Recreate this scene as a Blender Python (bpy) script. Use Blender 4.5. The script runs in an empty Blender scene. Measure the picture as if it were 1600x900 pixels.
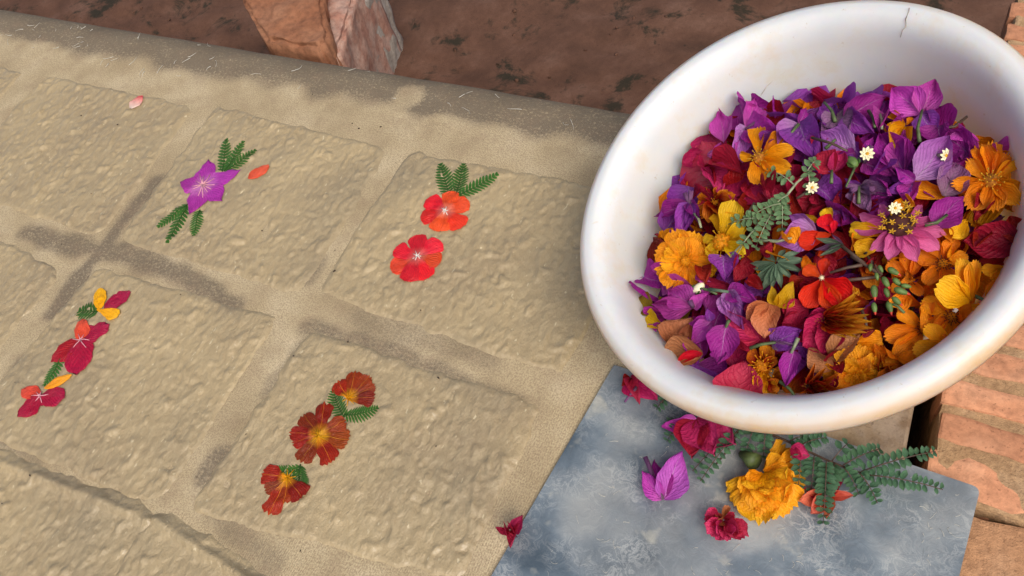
import bpy, bmesh, math, random
import numpy as np
from mathutils import Vector, Matrix
rad = math.radians
SC = bpy.context.scene
COL = SC.collection
random.seed(7)
RNG = np.random.default_rng(11)

# ------------------------------------------------------------------ camera, sky, sun, exposure
F_PX = 1300.0                                     # focal length in pixels of the 1600 px wide photograph
CAM = Vector((0.46143, -0.30068, 0.39520))
RIGHT = Vector((0.89979, 0.39312, -0.18929)).normalized()
UP = Vector((-0.23391, 0.80084, 0.55131)).normalized()
FWD = Vector((-0.36832, 0.45178, -0.81255)).normalized()
cd = bpy.data.cameras.new('camera'); cam = bpy.data.objects.new('camera', cd); COL.objects.link(cam)
cd.sensor_width = 36.0; cd.lens = F_PX / 1600 * 36.0; cd.clip_start = 0.01; cd.clip_end = 200
cam.matrix_world = Matrix(((RIGHT.x, UP.x, -FWD.x, CAM.x), (RIGHT.y, UP.y, -FWD.y, CAM.y),
                           (RIGHT.z, UP.z, -FWD.z, CAM.z), (0, 0, 0, 1)))
SC.camera = cam
SUN_DIR = Vector((0.46, -0.44, 0.82)).normalized()   # towards the light
W = bpy.data.worlds.new('World'); SC.world = W; W.use_nodes = True
wn = W.node_tree.nodes; wn.clear()
sky = wn.new('ShaderNodeTexSky'); sky.sky_type = 'NISHITA'; sky.sun_disc = False
sky.sun_elevation = math.asin(SUN_DIR.z); sky.sun_rotation = math.atan2(SUN_DIR.x, SUN_DIR.y)
sky.dust_density = 4.0; sky.air_density = 0.8; sky.ozone_density = 1.0
bg = wn.new('ShaderNodeBackground'); bg.inputs['Strength'].default_value = 0.075
wo = wn.new('ShaderNodeOutputWorld')
W.node_tree.links.new(sky.outputs[0], bg.inputs[0]); W.node_tree.links.new(bg.outputs[0], wo.inputs[0])
sl = bpy.data.lights.new('sun', 'SUN'); sl.energy = 1.5; sl.angle = rad(38); sl.color = (1.0, 0.945, 0.86)
sun = bpy.data.objects.new('sun', sl); COL.objects.link(sun)
sun.rotation_euler = SUN_DIR.to_track_quat('Z', 'Y').to_euler()
SC.view_settings.view_transform = 'Standard'; SC.view_settings.look = 'None'
SC.view_settings.exposure = 0.86; SC.view_settings.gamma = 1.0

# ------------------------------------------------------------------ helpers
def ray(px, py):
    return (FWD + RIGHT * ((px - 800) / F_PX) + UP * ((450 - py) / F_PX)).normalized()
def at(px, py, z=0.0):
    d = ray(px, py); return CAM + d * ((z - CAM.z) / d.z)
def srgb(h):
    h = h.lstrip('#'); v = [int(h[i:i + 2], 16) / 255 for i in (0, 2, 4)]
    return tuple(c / 12.92 if c <= .04045 else ((c + .055) / 1.055) ** 2.4 for c in v) + (1.0,)
def tag(o, label=None, cat=None, group=None, kind=None):
    if label: o['label'] = label
    if cat: o['category'] = cat
    if group: o['group'] = group
    if kind: o['kind'] = kind
    return o
def link(name, me, m=None, parent=None):
    o = bpy.data.objects.new(name, me); COL.objects.link(o)
    if m is not None and me is not None:
        if not me.materials: me.materials.append(m)
        elif me.materials[0] != m:
            o.material_slots[0].link = 'OBJECT'; o.material_slots[0].material = m
    if parent is not None: o.parent = parent
    return o
def empty(name, loc):
    o = bpy.data.objects.new(name, None); COL.objects.link(o); o.location = loc
    o.empty_display_size = 0.01
    return o
def mesh(name, vs, fs, smooth=True, uvs=None):
    me = bpy.data.meshes.new(name); me.from_pydata([tuple(v) for v in vs], [], fs); me.update()
    if smooth: me.polygons.foreach_set('use_smooth', [True] * len(me.polygons))
    if uvs is not None:
        l = me.uv_layers.new(name='UVMap'); idx = np.zeros(len(me.loops), dtype=np.int32)
        me.loops.foreach_get('vertex_index', idx)
        l.data.foreach_set('uv', np.asarray(uvs, dtype=np.float32)[idx].ravel())
    return me
def grid_faces(nx, ny):
    return [(j * nx + i, j * nx + i + 1, (j + 1) * nx + i + 1, (j + 1) * nx + i) for j in range(ny - 1) for i in range(nx - 1)]
LAT = RNG.random((256, 256))
def vn(x, y, off=0):
    x = np.asarray(x, float) + off * 17.31; y = np.asarray(y, float) + off * 9.77
    xi = np.floor(x).astype(int); yi = np.floor(y).astype(int); fx = x - xi; fy = y - yi
    fx = fx * fx * (3 - 2 * fx); fy = fy * fy * (3 - 2 * fy)
    a = LAT[xi & 255, yi & 255]; b = LAT[(xi + 1) & 255, yi & 255]; c = LAT[xi & 255, (yi + 1) & 255]; d = LAT[(xi + 1) & 255, (yi + 1) & 255]
    return (a * (1 - fx) + b * fx) * (1 - fy) + (c * (1 - fx) + d * fx) * fy
def sstep(a, b, x):
    t = np.clip((x - a) / (b - a), 0, 1); return t * t * (3 - 2 * t)
class MB:
    def __init__(s): s.v = []; s.f = []; s.uv = []
    def tube(s, pts, r0, r1=None, n=6, v0=0.0, v1=1.0):
        r1 = r0 if r1 is None else r1; pts = [Vector(p) for p in pts]; b = len(s.v); m = len(pts)
        for k, p in enumerate(pts):
            d = (pts[min(k + 1, m - 1)] - pts[max(k - 1, 0)])
            d = d.normalized() if d.length > 1e-9 else Vector((0, 0, 1))
            a = d.orthogonal().normalized(); c = d.cross(a); t = k / (m - 1); r = r0 + (r1 - r0) * t
            for i in range(n):
                an = 2 * math.pi * i / n; s.v.append(p + a * (math.cos(an) * r) + c * (math.sin(an) * r)); s.uv.append((i / n, v0 + (v1 - v0) * t))
        for k in range(m - 1):
            for i in range(n):
                j = (i + 1) % n; s.f.append((b + k * n + i, b + k * n + j, b + (k + 1) * n + j, b + (k + 1) * n + i))
        s.f.append(tuple(b + i for i in reversed(range(n)))); s.f.append(tuple(b + (m - 1) * n + i for i in range(n)))
        return s
    def blob(s, c, r, axis=Vector((0, 0, 1)), stretch=1.0, nu=8, nv=6, jit=0.0, taper=0.0):
        b = len(s.v); q = Vector(axis).normalized(); a = q.orthogonal().normalized(); e = q.cross(a); c = Vector(c)
        for k in range(nv + 1):
            ph = math.pi * k / nv
            for i in range(nu):
                an = 2 * math.pi * i / nu; rr = r * (1 + jit * (random.random() - .5)); w = math.sin(ph) * (1 - taper * (1 - math.cos(ph)) / 2)
                s.v.append(c + (a * math.cos(an) + e * math.sin(an)) * (w * rr) - q * (math.cos(ph) * rr * stretch)); s.uv.append((i / nu, k / nv))
        for k in range(nv):
            for i in range(nu):
                j = (i + 1) % nu; s.f.append((b + k * nu + i, b + k * nu + j, b + (k + 1) * nu + j, b + (k + 1) * nu + i))
        return s
    def build(s, name, m=None, parent=None, smooth=True):
        return link(name, mesh(name, s.v, s.f, smooth, s.uv), m, parent)

# ------------------------------------------------------------------ materials
class NT:
    def __init__(s, name):
        s.m = bpy.data.materials.new(name); s.m.use_nodes = True; s.t = s.m.node_tree; s.t.nodes.clear()
        s.out = s.n('ShaderNodeOutputMaterial'); s.b = s.n('ShaderNodeBsdfPrincipled')
        s.l(s.b.outputs[0], s.out.inputs[0])
    def n(s, t, **k):
        x = s.t.nodes.new(t)
        for a, v in k.items(): setattr(x, a, v)
        return x
    def l(s, a, b): s.t.links.new(a, b)
    def set(s, **k):
        for a, v in k.items(): s.b.inputs[a.replace('_', ' ')].default_value = v
    def noise(s, vec, scale, detail=4, rough=.55, dist=0.0):
        x = s.n('ShaderNodeTexNoise'); x.inputs['Scale'].default_value = scale; x.inputs['Detail'].default_value = detail
        x.inputs['Roughness'].default_value = rough; x.inputs['Distortion'].default_value = dist
        if vec is not None: s.l(vec, x.inputs['Vector'])
        return x.outputs['Fac']
    def ramp(s, fac, stops, interp='LINEAR'):
        r = s.n('ShaderNodeValToRGB'); r.color_ramp.interpolation = interp; e = r.color_ramp.elements
        while len(e) < len(stops): e.new(0.5)
        for i, (p, c) in enumerate(stops): e[i].position = p; e[i].color = c if len(c) == 4 else tuple(c) + (1,)
        s.l(fac, r.inputs[0]); return r.outputs[0]
    def mix(s, fac, a, b, mode='MIX'):
        x = s.n('ShaderNodeMix', data_type='RGBA', blend_type=mode)
        for sock, v in ((x.inputs[0], fac), (x.inputs[6], a), (x.inputs[7], b)):
            if hasattr(v, 'links'): s.l(v, sock)
            else: sock.default_value = v
        return x.outputs[2]
    def math(s, op, a, b=0.0, c=None):
        x = s.n('ShaderNodeMath', operation=op)
        for i, v in enumerate((a, b) if c is None else (a, b, c)):
            if hasattr(v, 'links'): s.l(v, x.inputs[i])
            else: x.inputs[i].default_value = v
        return x.outputs[0]
    def bump(s, h, strength, dist):
        x = s.n('ShaderNodeBump'); x.inputs['Strength'].default_value = strength; x.inputs['Distance'].default_value = dist
        s.l(h, x.inputs['Height']); s.l(x.outputs[0], s.b.inputs['Normal']); return x.outputs[0]
    def pos(s): return s.n('ShaderNodeNewGeometry').outputs['Position']
    def obj(s): return s.n('ShaderNodeTexCoord').outputs['Object']
    def col(s, c): s.l(c, s.b.inputs['Base Color'])
    def scaled(s, vec, sx, sy, sz, rz=0.0):
        x = s.n('ShaderNodeMapping'); x.inputs['Scale'].default_value = (sx, sy, sz); x.inputs['Rotation'].default_value = (0, 0, rz); s.l(vec, x.inputs[0]); return x.outputs[0]

def mat_cloth():
    s = NT('wet_cloth'); p = s.pos()
    n1 = s.noise(p, 22, 5); n2 = s.noise(p, 900, 2, .7); n3 = s.noise(p, 140, 4, .7)
    c = s.ramp(n1, [(.3, srgb('9E8C6C')), (.5, srgb('B3A17F')), (.72, srgb('C4B392'))])
    at_ = s.n('ShaderNodeAttribute', attribute_name='stain').outputs['Fac']
    k = s.math('MULTIPLY', at_, s.math('ADD', s.math('MULTIPLY', n3, .9), s.math('MULTIPLY', n2, .5)))
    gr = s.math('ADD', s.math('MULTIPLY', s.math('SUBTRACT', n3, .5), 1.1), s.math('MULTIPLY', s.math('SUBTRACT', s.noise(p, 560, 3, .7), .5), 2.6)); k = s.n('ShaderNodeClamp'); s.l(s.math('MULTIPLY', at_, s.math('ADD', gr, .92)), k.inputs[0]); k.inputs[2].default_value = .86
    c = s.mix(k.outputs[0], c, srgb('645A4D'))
    c = s.mix(s.ramp(s.noise(p, 1000, 2, .6), [(.40, (.45,) * 3), (.56, (0, 0, 0))]), c, srgb('6E5C46')); c = s.mix(s.ramp(s.noise(p, 60, 5, .65), [(.5, (0, 0, 0)), (.75, (.4,) * 3)]), c, srgb('86705A'))
    s.col(c); s.set(Roughness=.72); s.b.inputs['Specular IOR Level'].default_value = .3
    w = s.n('ShaderNodeTexWave', wave_type='BANDS'); w.inputs['Scale'].default_value = 260; w.inputs['Distortion'].default_value = 2; s.l(p, w.inputs[0])
    s.bump(s.math('ADD', s.math('MULTIPLY', n2, .6), s.math('MULTIPLY', w.outputs['Fac'], .3)), .6, .0008)
    return s.m
def mat_pulp():
    s = NT('wet_paper_pulp'); p = s.pos(); q = s.scaled(p, 1, .5, 1, rad(12))
    n1 = s.noise(p, 14, 5); n2 = s.noise(q, 330, 5, .62, .5); n3 = s.noise(q, 800, 3, .7)
    c = s.ramp(n1, [(.28, srgb('928062')), (.5, srgb('A18E6B')), (.72, srgb('AD9973'))])
    c = s.mix(s.ramp(n2, [(.45, (0, 0, 0)), (.75, (.55, .55, .55))]), c, srgb('BAA884'))
    g = s.noise(p, 9, 3); c = s.mix(s.ramp(g, [(.52, (0, 0, 0)), (.72, (.35, .35, .35))]), c, srgb('827862'))
    fl = s.noise(s.scaled(p, 1, .45, 1, rad(25)), 420, 2, .5); c = s.mix(s.ramp(fl, [(.69, (0, 0, 0)), (.75, (.6, .6, .6))]), c, srgb('D6C8A4'))
    at_ = s.n('ShaderNodeAttribute', attribute_name='stain').outputs['Fac']
    c = s.mix(s.math('MULTIPLY', at_, s.noise(p, 160, 4, .7)), c, srgb('5E564C'))
    s.col(c); s.set(Roughness=.42); s.b.inputs['Specular IOR Level'].default_value = .5
    s.b.inputs['Coat Weight'].default_value = .3; s.b.inputs['Coat Roughness'].default_value = .14
    s.bump(s.math('ADD', n2, s.math('MULTIPLY', n3, .7)), .62, .0013)
    return s.m
def mat_plastic():
    s = NT('white_plastic'); p = s.obj(); g = s.n('ShaderNodeSeparateXYZ'); s.l(p, g.inputs[0])
    n = s.noise(p, 38, 5, .65); n2 = s.noise(p, 260, 4, .7)
    c = s.ramp(n, [(.28, srgb('CFD5D9')), (.54, srgb('D9DDDE')), (.76, srgb('D8D0C0'))])
    low = s.ramp(g.outputs[2], [(0.0, (0, 0, 0)), (1, (0, 0, 0))])
    at_ = s.n('ShaderNodeAttribute', attribute_name='wear').outputs['Fac']
    k = s.math('MULTIPLY', at_, s.math('MULTIPLY', s.math('ADD', n, .25), 1.0))
    c = s.mix(k, c, srgb('C9AA80'))
    c = s.mix(s.ramp(n2, [(.66, (0, 0, 0)), (.74, (.6, .6, .6))]), c, srgb('B09874'))
    ln = s.noise(s.scaled(p, 1, 6, 2, rad(30)), 30, 3, .6)
    c = s.mix(s.ramp(ln, [(.69, (0, 0, 0)), (.72, (.35, .35, .35)), (.75, (0, 0, 0))]), c, srgb('C9B28A'))
    s.col(c); s.set(Roughness=.38); s.b.inputs['Subsurface Weight'].default_value = .6
    s.b.inputs['Subsurface Radius'].default_value = (.014, .008, .004); s.b.inputs['Subsurface Scale'].default_value = .8
    s.bump(n2, .08, .0005)
    return s.m
def mat_zinc():
    s = NT('zinc_sheet'); p = s.obj()
    n1 = s.noise(p, 26, 6, .6, .3); n2 = s.noise(p, 150, 5, .65, 1.2); n3 = s.noise(p, 13, 4)
    c = s.ramp(n1, [(.3, srgb('4E5C66')), (.5, srgb('707D86')), (.7, srgb('98A1A4'))])
    c = s.mix(s.ramp(n3, [(.45, (0, 0, 0)), (.7, (.6, .6, .6))]), c, srgb('A6A49C'))
    f1 = s.ramp(n2, [(.45, (0, 0, 0)), (.505, (1, 1, 1)), (.56, (0, 0, 0))])
    f2 = s.noise(s.scaled(p, 1, 1, 1), 420, 4, .7, 2.5); f2 = s.ramp(f2, [(.47, (0, 0, 0)), (.5, (1, 1, 1)), (.53, (0, 0, 0))])
    msk = s.ramp(s.noise(p, 34, 4, .6), [(.42, (.03, .03, .03)), (.68, (.75, .75, .75))])
    c = s.mix(s.mix(1.0, msk, s.mix(.45, f1, f2), 'MULTIPLY'), c, srgb('DCDDD6'))
    c = s.mix(s.ramp(s.noise(p, 55, 3), [(.64, (0, 0, 0)), (.74, (.5, .5, .5))]), c, srgb('CFCBB8'))
    sc = s.noise(s.scaled(p, 8, 1, 1, rad(50)), 60, 3, .6); c = s.mix(s.ramp(sc, [(.68, (0, 0, 0)), (.74, (.5, .5, .5))]), c, srgb('5E656B'))
    s.col(c); s.set(Metallic=.30); s.l(s.ramp(n1, [(.3, (.38,) * 3), (.7, (.6,) * 3)]), s.b.inputs['Roughness'])
    s.bump(s.math('ADD', n2, s.math('MULTIPLY', n1, .5)), .35, .0008)
    return s.m
def mat_masonry(name, a, b, c3, moss=0.0, moss_col='23241A', rough=.9, sc=1.0, bmp=.6, white=0.0):
    s = NT(name); p = s.pos()
    n1 = s.noise(p, 24 * sc, 6, .6); n2 = s.noise(p, 190 * sc, 5, .65); n3 = s.noise(p, 900 * sc, 3, .7)
    c = s.ramp(n1, [(.3, srgb(a)), (.52, srgb(b)), (.72, srgb(c3))])
    oi = s.n('ShaderNodeObjectInfo').outputs['Random']
    h = s.n('ShaderNodeHueSaturation'); s.l(c, h.inputs['Color']); s.l(s.math('ADD', .86, s.math('MULTIPLY', oi, .26)), h.inputs['Value']); c = h.outputs[0]
    c = s.mix(s.ramp(n2, [(.35, (.35,) * 3), (.6, (0, 0, 0))]), c, srgb('4A3225'))
    if moss > 0:
        m1 = s.noise(p, 18, 6, .7, .4); c = s.mix(s.ramp(m1, [(.62 - moss * .1, (0, 0, 0)), (.70 - moss * .1, (.85,) * 3)]), c, srgb(moss_col))
    if white > 0:
        m2 = s.noise(p, 40, 5, .7); c = s.mix(s.ramp(m2, [(.45, (0, 0, 0)), (.6, (white,) * 3)]), c, srgb('D8CDBE'))
    c = s.mix(s.ramp(s.noise(p, 520 * sc, 2, .6), [(.28, (.4,) * 3), (.38, (0, 0, 0))]), c, srgb('3A271C'))
    s.col(c); s.set(Roughness=rough); s.b.inputs['Specular IOR Level'].default_value = .25
    s.bump(s.math('ADD', n2, s.math('MULTIPLY', n3, .5)), bmp, .0012)
    return s.m
PM = {}
def mat_petal(name, base, mid, tip, veins=.25, trans=.38, rough=.5, rib=None, feather=True, jit=.18, hj=.012, split=None):
    s = NT(name); uv = s.n('ShaderNodeUVMap').outputs[0]; g = s.n('ShaderNodeSeparateXYZ'); s.l(uv, g.inputs[0]); U, V = g.outputs[0], g.outputs[1]
    c = s.ramp(V, [(.0, srgb(base)), (.42, srgb(mid)), (1.0, srgb(tip))])
    au = s.math('ABSOLUTE', s.math('SUBTRACT', U, .5))
    if feather:
        ph = s.math('SUBTRACT', s.math('MULTIPLY', V, 46.0), s.math('MULTIPLY', au, 52.0))
        nz = s.noise(uv, 5, 3)
        ph = s.math('ADD', ph, s.math('MULTIPLY', nz, 9.0))
    else:
        ph = s.math('ADD', s.math('MULTIPLY', U, 62.0), s.math('MULTIPLY', s.noise(uv, 4, 3), 8.0))
    v = s.math('POWER', s.math('MULTIPLY_ADD', s.math('SINE', ph), .5, .5), 4.0)
    dark = s.n('ShaderNodeHueSaturation'); dark.inputs['Value'].default_value = .55; dark.inputs['Saturation'].default_value = 1.1; s.l(c, dark.inputs['Color'])
    c = s.mix(s.math('MULTIPLY', v, veins * .42), c, dark.outputs[0])
    bl = s.noise(uv, 3.2, 4, .6); c = s.mix(s.ramp(bl, [(.33, (.22,) * 3), (.55, (0, 0, 0))]), c, dark.outputs[0])
    if rib:
        r = s.math('LESS_THAN', au, s.math('MULTIPLY_ADD', V, -.022, .026)); c = s.mix(s.math('MULTIPLY', r, .45), c, srgb(rib))
    oi = s.n('ShaderNodeObjectInfo').outputs['Random']; ov = s.n('ShaderNodeVectorMath', operation='ADD'); s.l(uv, ov.inputs[0]); s.l(oi, ov.inputs[1])
    wl = s.noise(ov.outputs[0], 4.5, 5, .7, .6); c = s.mix(s.ramp(wl, [(.62, (0, 0, 0)), (.74, (.35,) * 3)]), c, dark.outputs[0])
    h = s.n('ShaderNodeHueSaturation'); s.l(c, h.inputs['Color']); s.l(s.math('MULTIPLY_ADD', oi, 2 * jit, 1 - jit), h.inputs['Value'])
    s.l(s.math('MULTIPLY_ADD', s.math('FRACT', s.math('MULTIPLY', oi, 7.3)), 2 * hj, .5 - hj), h.inputs['Hue'])
    c = h.outputs[0]
    s.col(c); s.set(Roughness=rough); s.b.inputs['Specular IOR Level'].default_value = .3
    cw = s.noise(uv, 7, 4, .6, .8); nb = s.bump(s.math('ADD', s.math('MULTIPLY', v, .35), s.math('ADD', s.math('MULTIPLY', bl, 1.4), cw)), .55, .0016)
    if trans > 0:
        t = s.n('ShaderNodeBsdfTranslucent'); s.l(c, t.inputs[0]); s.l(nb, t.inputs['Normal'])
        mx = s.n('ShaderNodeMixShader'); mx.inputs[0].default_value = trans; s.l(s.b.outputs[0], mx.inputs[1]); s.l(t.outputs[0], mx.inputs[2]); s.l(mx.outputs[0], s.out.inputs[0])
    PM[name] = s.m; return s.m
def mat_plain(name, col, rough=.6, var=.25):
    s = NT(name); n = s.noise(s.obj(), 400, 3); d = tuple(x * (1 - var * 2) for x in srgb(col)[:3]) + (1,)
    s.col(s.ramp(n, [(.3, d), (.65, srgb(col))])); s.set(Roughness=rough); PM[name] = s.m; return s.m

M_CLOTH = mat_cloth(); M_PULP = mat_pulp(); M_PLASTIC = mat_plastic(); M_ZINC = mat_zinc()
M_BENCH = mat_masonry('grey_brown_stone', '7C6650', '8F7A5F', 'A08A6C', white=.15)
M_BRICK = mat_masonry('orange_brick', 'BE8260', 'CA906C', 'D29E7C', bmp=.45)
M_MORTAR = mat_masonry('sandy_mortar', 'A88560', 'BC9870', 'C8A682', sc=1.6, bmp=1.0)
M_CONC = mat_masonry('rough_plaster_floor', 'A87C58', 'BA8C66', 'C49A76', sc=1.3, bmp=1.0)
M_FLOOR = mat_masonry('red_earth_floor', '4C3529', '5E4234', '6C5042', moss=.7)
M_OLDBRICK = mat_masonry('old_red_brick', '87563C', '956448', 'A07256')
M_PINK = mat_masonry('pink_plaster', '94685A', 'A67A68', 'B08A78', white=.22)
M_WHITE = mat_masonry('white_crust', '8A7E74', 'A4998C', 'B8AEA2')
mat_petal('purple', 'B048A0', 'AE309C', 'A22892', .3, rib='C79AC8')
mat_petal('violet', '9254A8', '9A42AA', '8E349C', .3, rib='B89AC0')
mat_petal('lilac', 'C898CC', 'C47ACA', 'B45EBC', .35, rib='CDB0C8')
mat_petal('magenta', 'CC62B2', 'D050B8', 'C440AA', .3, rib='D69AC0')
mat_petal('pinkmag', 'C65BC0', 'D06CCB', 'C84FBF', .45, rib='E7C0DC')
mat_petal('crimson', 'A01A42', 'BC2250', 'C62A58', .3)
mat_petal('rose', 'B42450', 'D03462', 'D64270', .25)
mat_petal('darkred', '7C101C', '9C1622', 'AE1E2C', .3)
mat_petal('scarlet', 'C41A0A', 'E62810', 'EE341A', .2, feather=False)
mat_petal('coral', 'DC5A40', 'E4664C', 'EE8068', .2, feather=False)
mat_petal('salmon', 'CC7446', 'DC7E52', 'E28C66', .3)
mat_petal('dullsalmon', 'B06A44', 'C07850', 'C8845E', .35)
mat_petal('orange', 'F09A04', 'FC9E0A', 'FEAA1C', .3, feather=False, trans=.35)
mat_petal('deeporange', 'E07808', 'F8900C', 'FC9C1C', .35, feather=False, trans=.35)
mat_petal('yellow', 'E0A40A', 'F0B810', 'F6C424', .3, feather=False)
mat_petal('gold', 'F0A004', 'FAAC0C', 'FDBA24', .25, feather=False)
mat_petal('olive', '7A6414', '98801C', 'A88A20', .3)
mat_petal('zinnia', 'C84894', 'E466AC', 'EE7EBC', .4, feather=False)
mat_petal('bicolor', '8A0F08', 'B0320C', 'F0B828', .2, feather=False, jit=.1)
mat_petal('bicolor_red', '7A0C08', 'A42408', 'E68A14', .2, feather=False, jit=.1)
mat_petal('rust', 'F2AC18', '882A08', '90300A', .5, feather=False, trans=.1, rough=.4, jit=.34, rib='E8A020')
mat_petal('presscarlet', 'D88070', 'DC2E1C', 'E63A26', .3, feather=False, trans=.1, rough=.4, jit=.17)
mat_petal('prespurple', 'C080B4', 'B03AA0', 'A62E94', .35, trans=.1, rough=.4, jit=.08)
mat_petal('prescrimson', 'A01834', 'A81030', 'AC143A', .15, trans=.1, rough=.4, jit=.08)
mat_petal('prescoral', 'D83A2C', 'DC4032', 'E25040', .2, trans=.05, rough=.4, feather=False, jit=.06)
mat_petal('presgold', 'F0A008', 'F6A80E', 'FAB41C', .25, trans=.05, rough=.4, feather=False, jit=.05)
mat_petal('whitered', 'F0DCC8', 'E8B8A4', 'E0503C', .1, trans=.1, feather=False)
mat_petal('leaf', '3E5A2C', '4A6B34', '567A3E', .4, rib='7E9A62', hj=.01)
mat_petal('darkleaf', '42664A', '567E5C', '668C6A', .35, hj=.01)
mat_petal('pressleaf', '30581E', '3C6C26', '487A30', .35, trans=.1, hj=.01)
mat_petal('greyleaf', '6E8A70', '7A967A', '8AA488', .3, rib='A8BCA0', hj=.01)
mat_petal('sage', '6A8A5A', '7A9C6C', '8CAC7C', .3, rib='A0B88E', hj=.01)
mat_petal('fadedmauve', '8A6A80', '9A6A94', '8E5A8A', .45, rib='6A705A')
mat_plain('stem', '5A6B3E'); mat_plain('brownstem', '5A4436'); mat_plain('palestem', '98A07C')
mat_plain('pollen', 'D8A018', .8); mat_plain('darkdisc', '4A1A10', .8); mat_plain('pollen_brown', 'B8720E', .8)
mat_plain('cream', 'EFE8C0', .6, .1); mat_plain('white', 'E8E4D8', .6, .08); mat_plain('pinkfil', 'E0A0A8', .5, .1)
mat_plain('bud', '5E7A38'); mat_plain('budred', 'D03A22'); mat_plain('fibre', 'D9D4C4', .7, .05); mat_plain('debris', '3A2A1C', .8)
mat_plain('calyx', '4E5E2E'); mat_plain('mintbud', 'B8CCB4', .5, .1); mat_plain('scratch', 'DCCDB2', .7); mat_plain('crackline', 'BEB6AC', .8)

# ------------------------------------------------------------------ setting: lower floor, bench, brick paving
def box_mesh(name, x0, x1, y0, y1, z0, z1, n=(6, 6, 3), amp=.0, off=0, bev=.0015):
    bm = bmesh.new(); bmesh.ops.create_cube(bm, size=1.0)
    for v in bm.verts: v.co = Vector((x0 + (v.co.x + .5) * (x1 - x0), y0 + (v.co.y + .5) * (y1 - y0), z0 + (v.co.z + .5) * (z1 - z0)))
    if bev > 0: bmesh.ops.bevel(bm, geom=bm.edges[:], offset=bev, segments=2, affect='EDGES', profile=.6)
    if amp > 0:
        bmesh.ops.subdivide_edges(bm, edges=[e for e in bm.edges if e.calc_length() > .006], cuts=n[0], use_grid_fill=True)
        for v in bm.verts:
            a = float(vn(v.co.x * 120 + v.co.z * 77, v.co.y * 120 + v.co.z * 31, off)) - .5; b = float(vn(v.co.y * 120 - v.co.z * 60, v.co.x * 120, off + 3)) - .5; c = float(vn(v.co.x * 90, v.co.y * 90, off + 7)) - .5
            v.co += Vector((a, b, c * .6)) * (2 * amp)
    me = bpy.data.meshes.new(name); bm.to_mesh(me); bm.free()
    return me
FZ = -0.20
n_ = 130
xs = np.concatenate([[-60, -8, -2], np.linspace(-.8, 1.2, n_), [3, 9, 60]]); ys = np.concatenate([[-60, -8, -2], np.linspace(-.3, .9, n_), [3, 9, 60]])
X, Y = np.meshgrid(xs, ys); Z = FZ + .010 * (vn(X * 30, Y * 30, 1) - .5) + .004 * (vn(X * 110, Y * 110, 2) - .5)
floor = tag(link('ground', mesh('ground', np.c_[X.ravel(), Y.ravel(), Z.ravel()], grid_faces(len(xs), len(ys))), M_FLOOR), kind='structure')

def profile_block(name, prof, x0, x1, m):
    n = len(prof); vs = [(x0, y, z) for y, z in prof] + [(x1, y, z) for y, z in prof]
    fs = [(i, (i + 1) % n, n + (i + 1) % n, n + i) for i in range(n)] + [tuple(reversed(range(n))), tuple(range(n, 2 * n))]
    return link(name, mesh(name, vs, fs, False), m)
bench = profile_block('bench', [(.050, -.003), (.066, -.011), (.078, -.024), (.083, -.045), (.083, FZ - .02), (-.9, FZ - .02), (-.9, -.003)], -.75, .5015, M_BENCH)
tag(bench, kind='structure')
# chipped lip of the bench slab beside the gap
me = box_mesh('slab', .40, .5025, -.30, .060, -.030, -.0015, (14, 14, 2), .0011, 5, .002)
o = link('slab', me, M_BENCH, bench)
# brick paving right of the gap
pav = link('brick_paving', box_mesh('brick_paving', .514, 1.3, -.128, .235, FZ - .02, -.0056, (60, 60, 3), .0014, 2, .002), M_MORTAR)
tag(pav, kind='structure')
bv = [box_mesh('brick', 0, .088, 0, .0150, -.03, 0, (9, 3, 2), .0011, 20 + k, .0022) for k in range(5)]
k = 0
rows = [(-.1265, .0215)] + [(-.1000 + .0205 * i, .0150) for i in range(16)]
for r, (y0, hgt) in enumerate(rows):
    x = .5125 - [.010, .044, .0, .060, .026, .05][r % 6] * (0 if r < 6 else 1) + random.uniform(-.001, .002)
    first = True
    while x < 1.0:
        b = link('brick', bv[k % 5], M_BRICK, pav); k += 1
        ln = random.uniform(.070, .088) if first and r < 6 else .088
        b.location = (max(x, .511), y0 + random.uniform(-.0006, .0006), -.0045 + random.uniform(-.0007, .0005)); b.scale = (ln / .088, hgt / .0150, 1); b.rotation_euler = (0, 0, random.uniform(-.012, .012))
        x += ln + .006; first = False
con = link('plaster_ledge', box_mesh('plaster_ledge', .507, 1.3, -.9, -.1295, FZ - .02, -.0075, (50, 50, 2), .0012, 9, .003), M_CONC)
tag(con, kind='structure')

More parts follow.
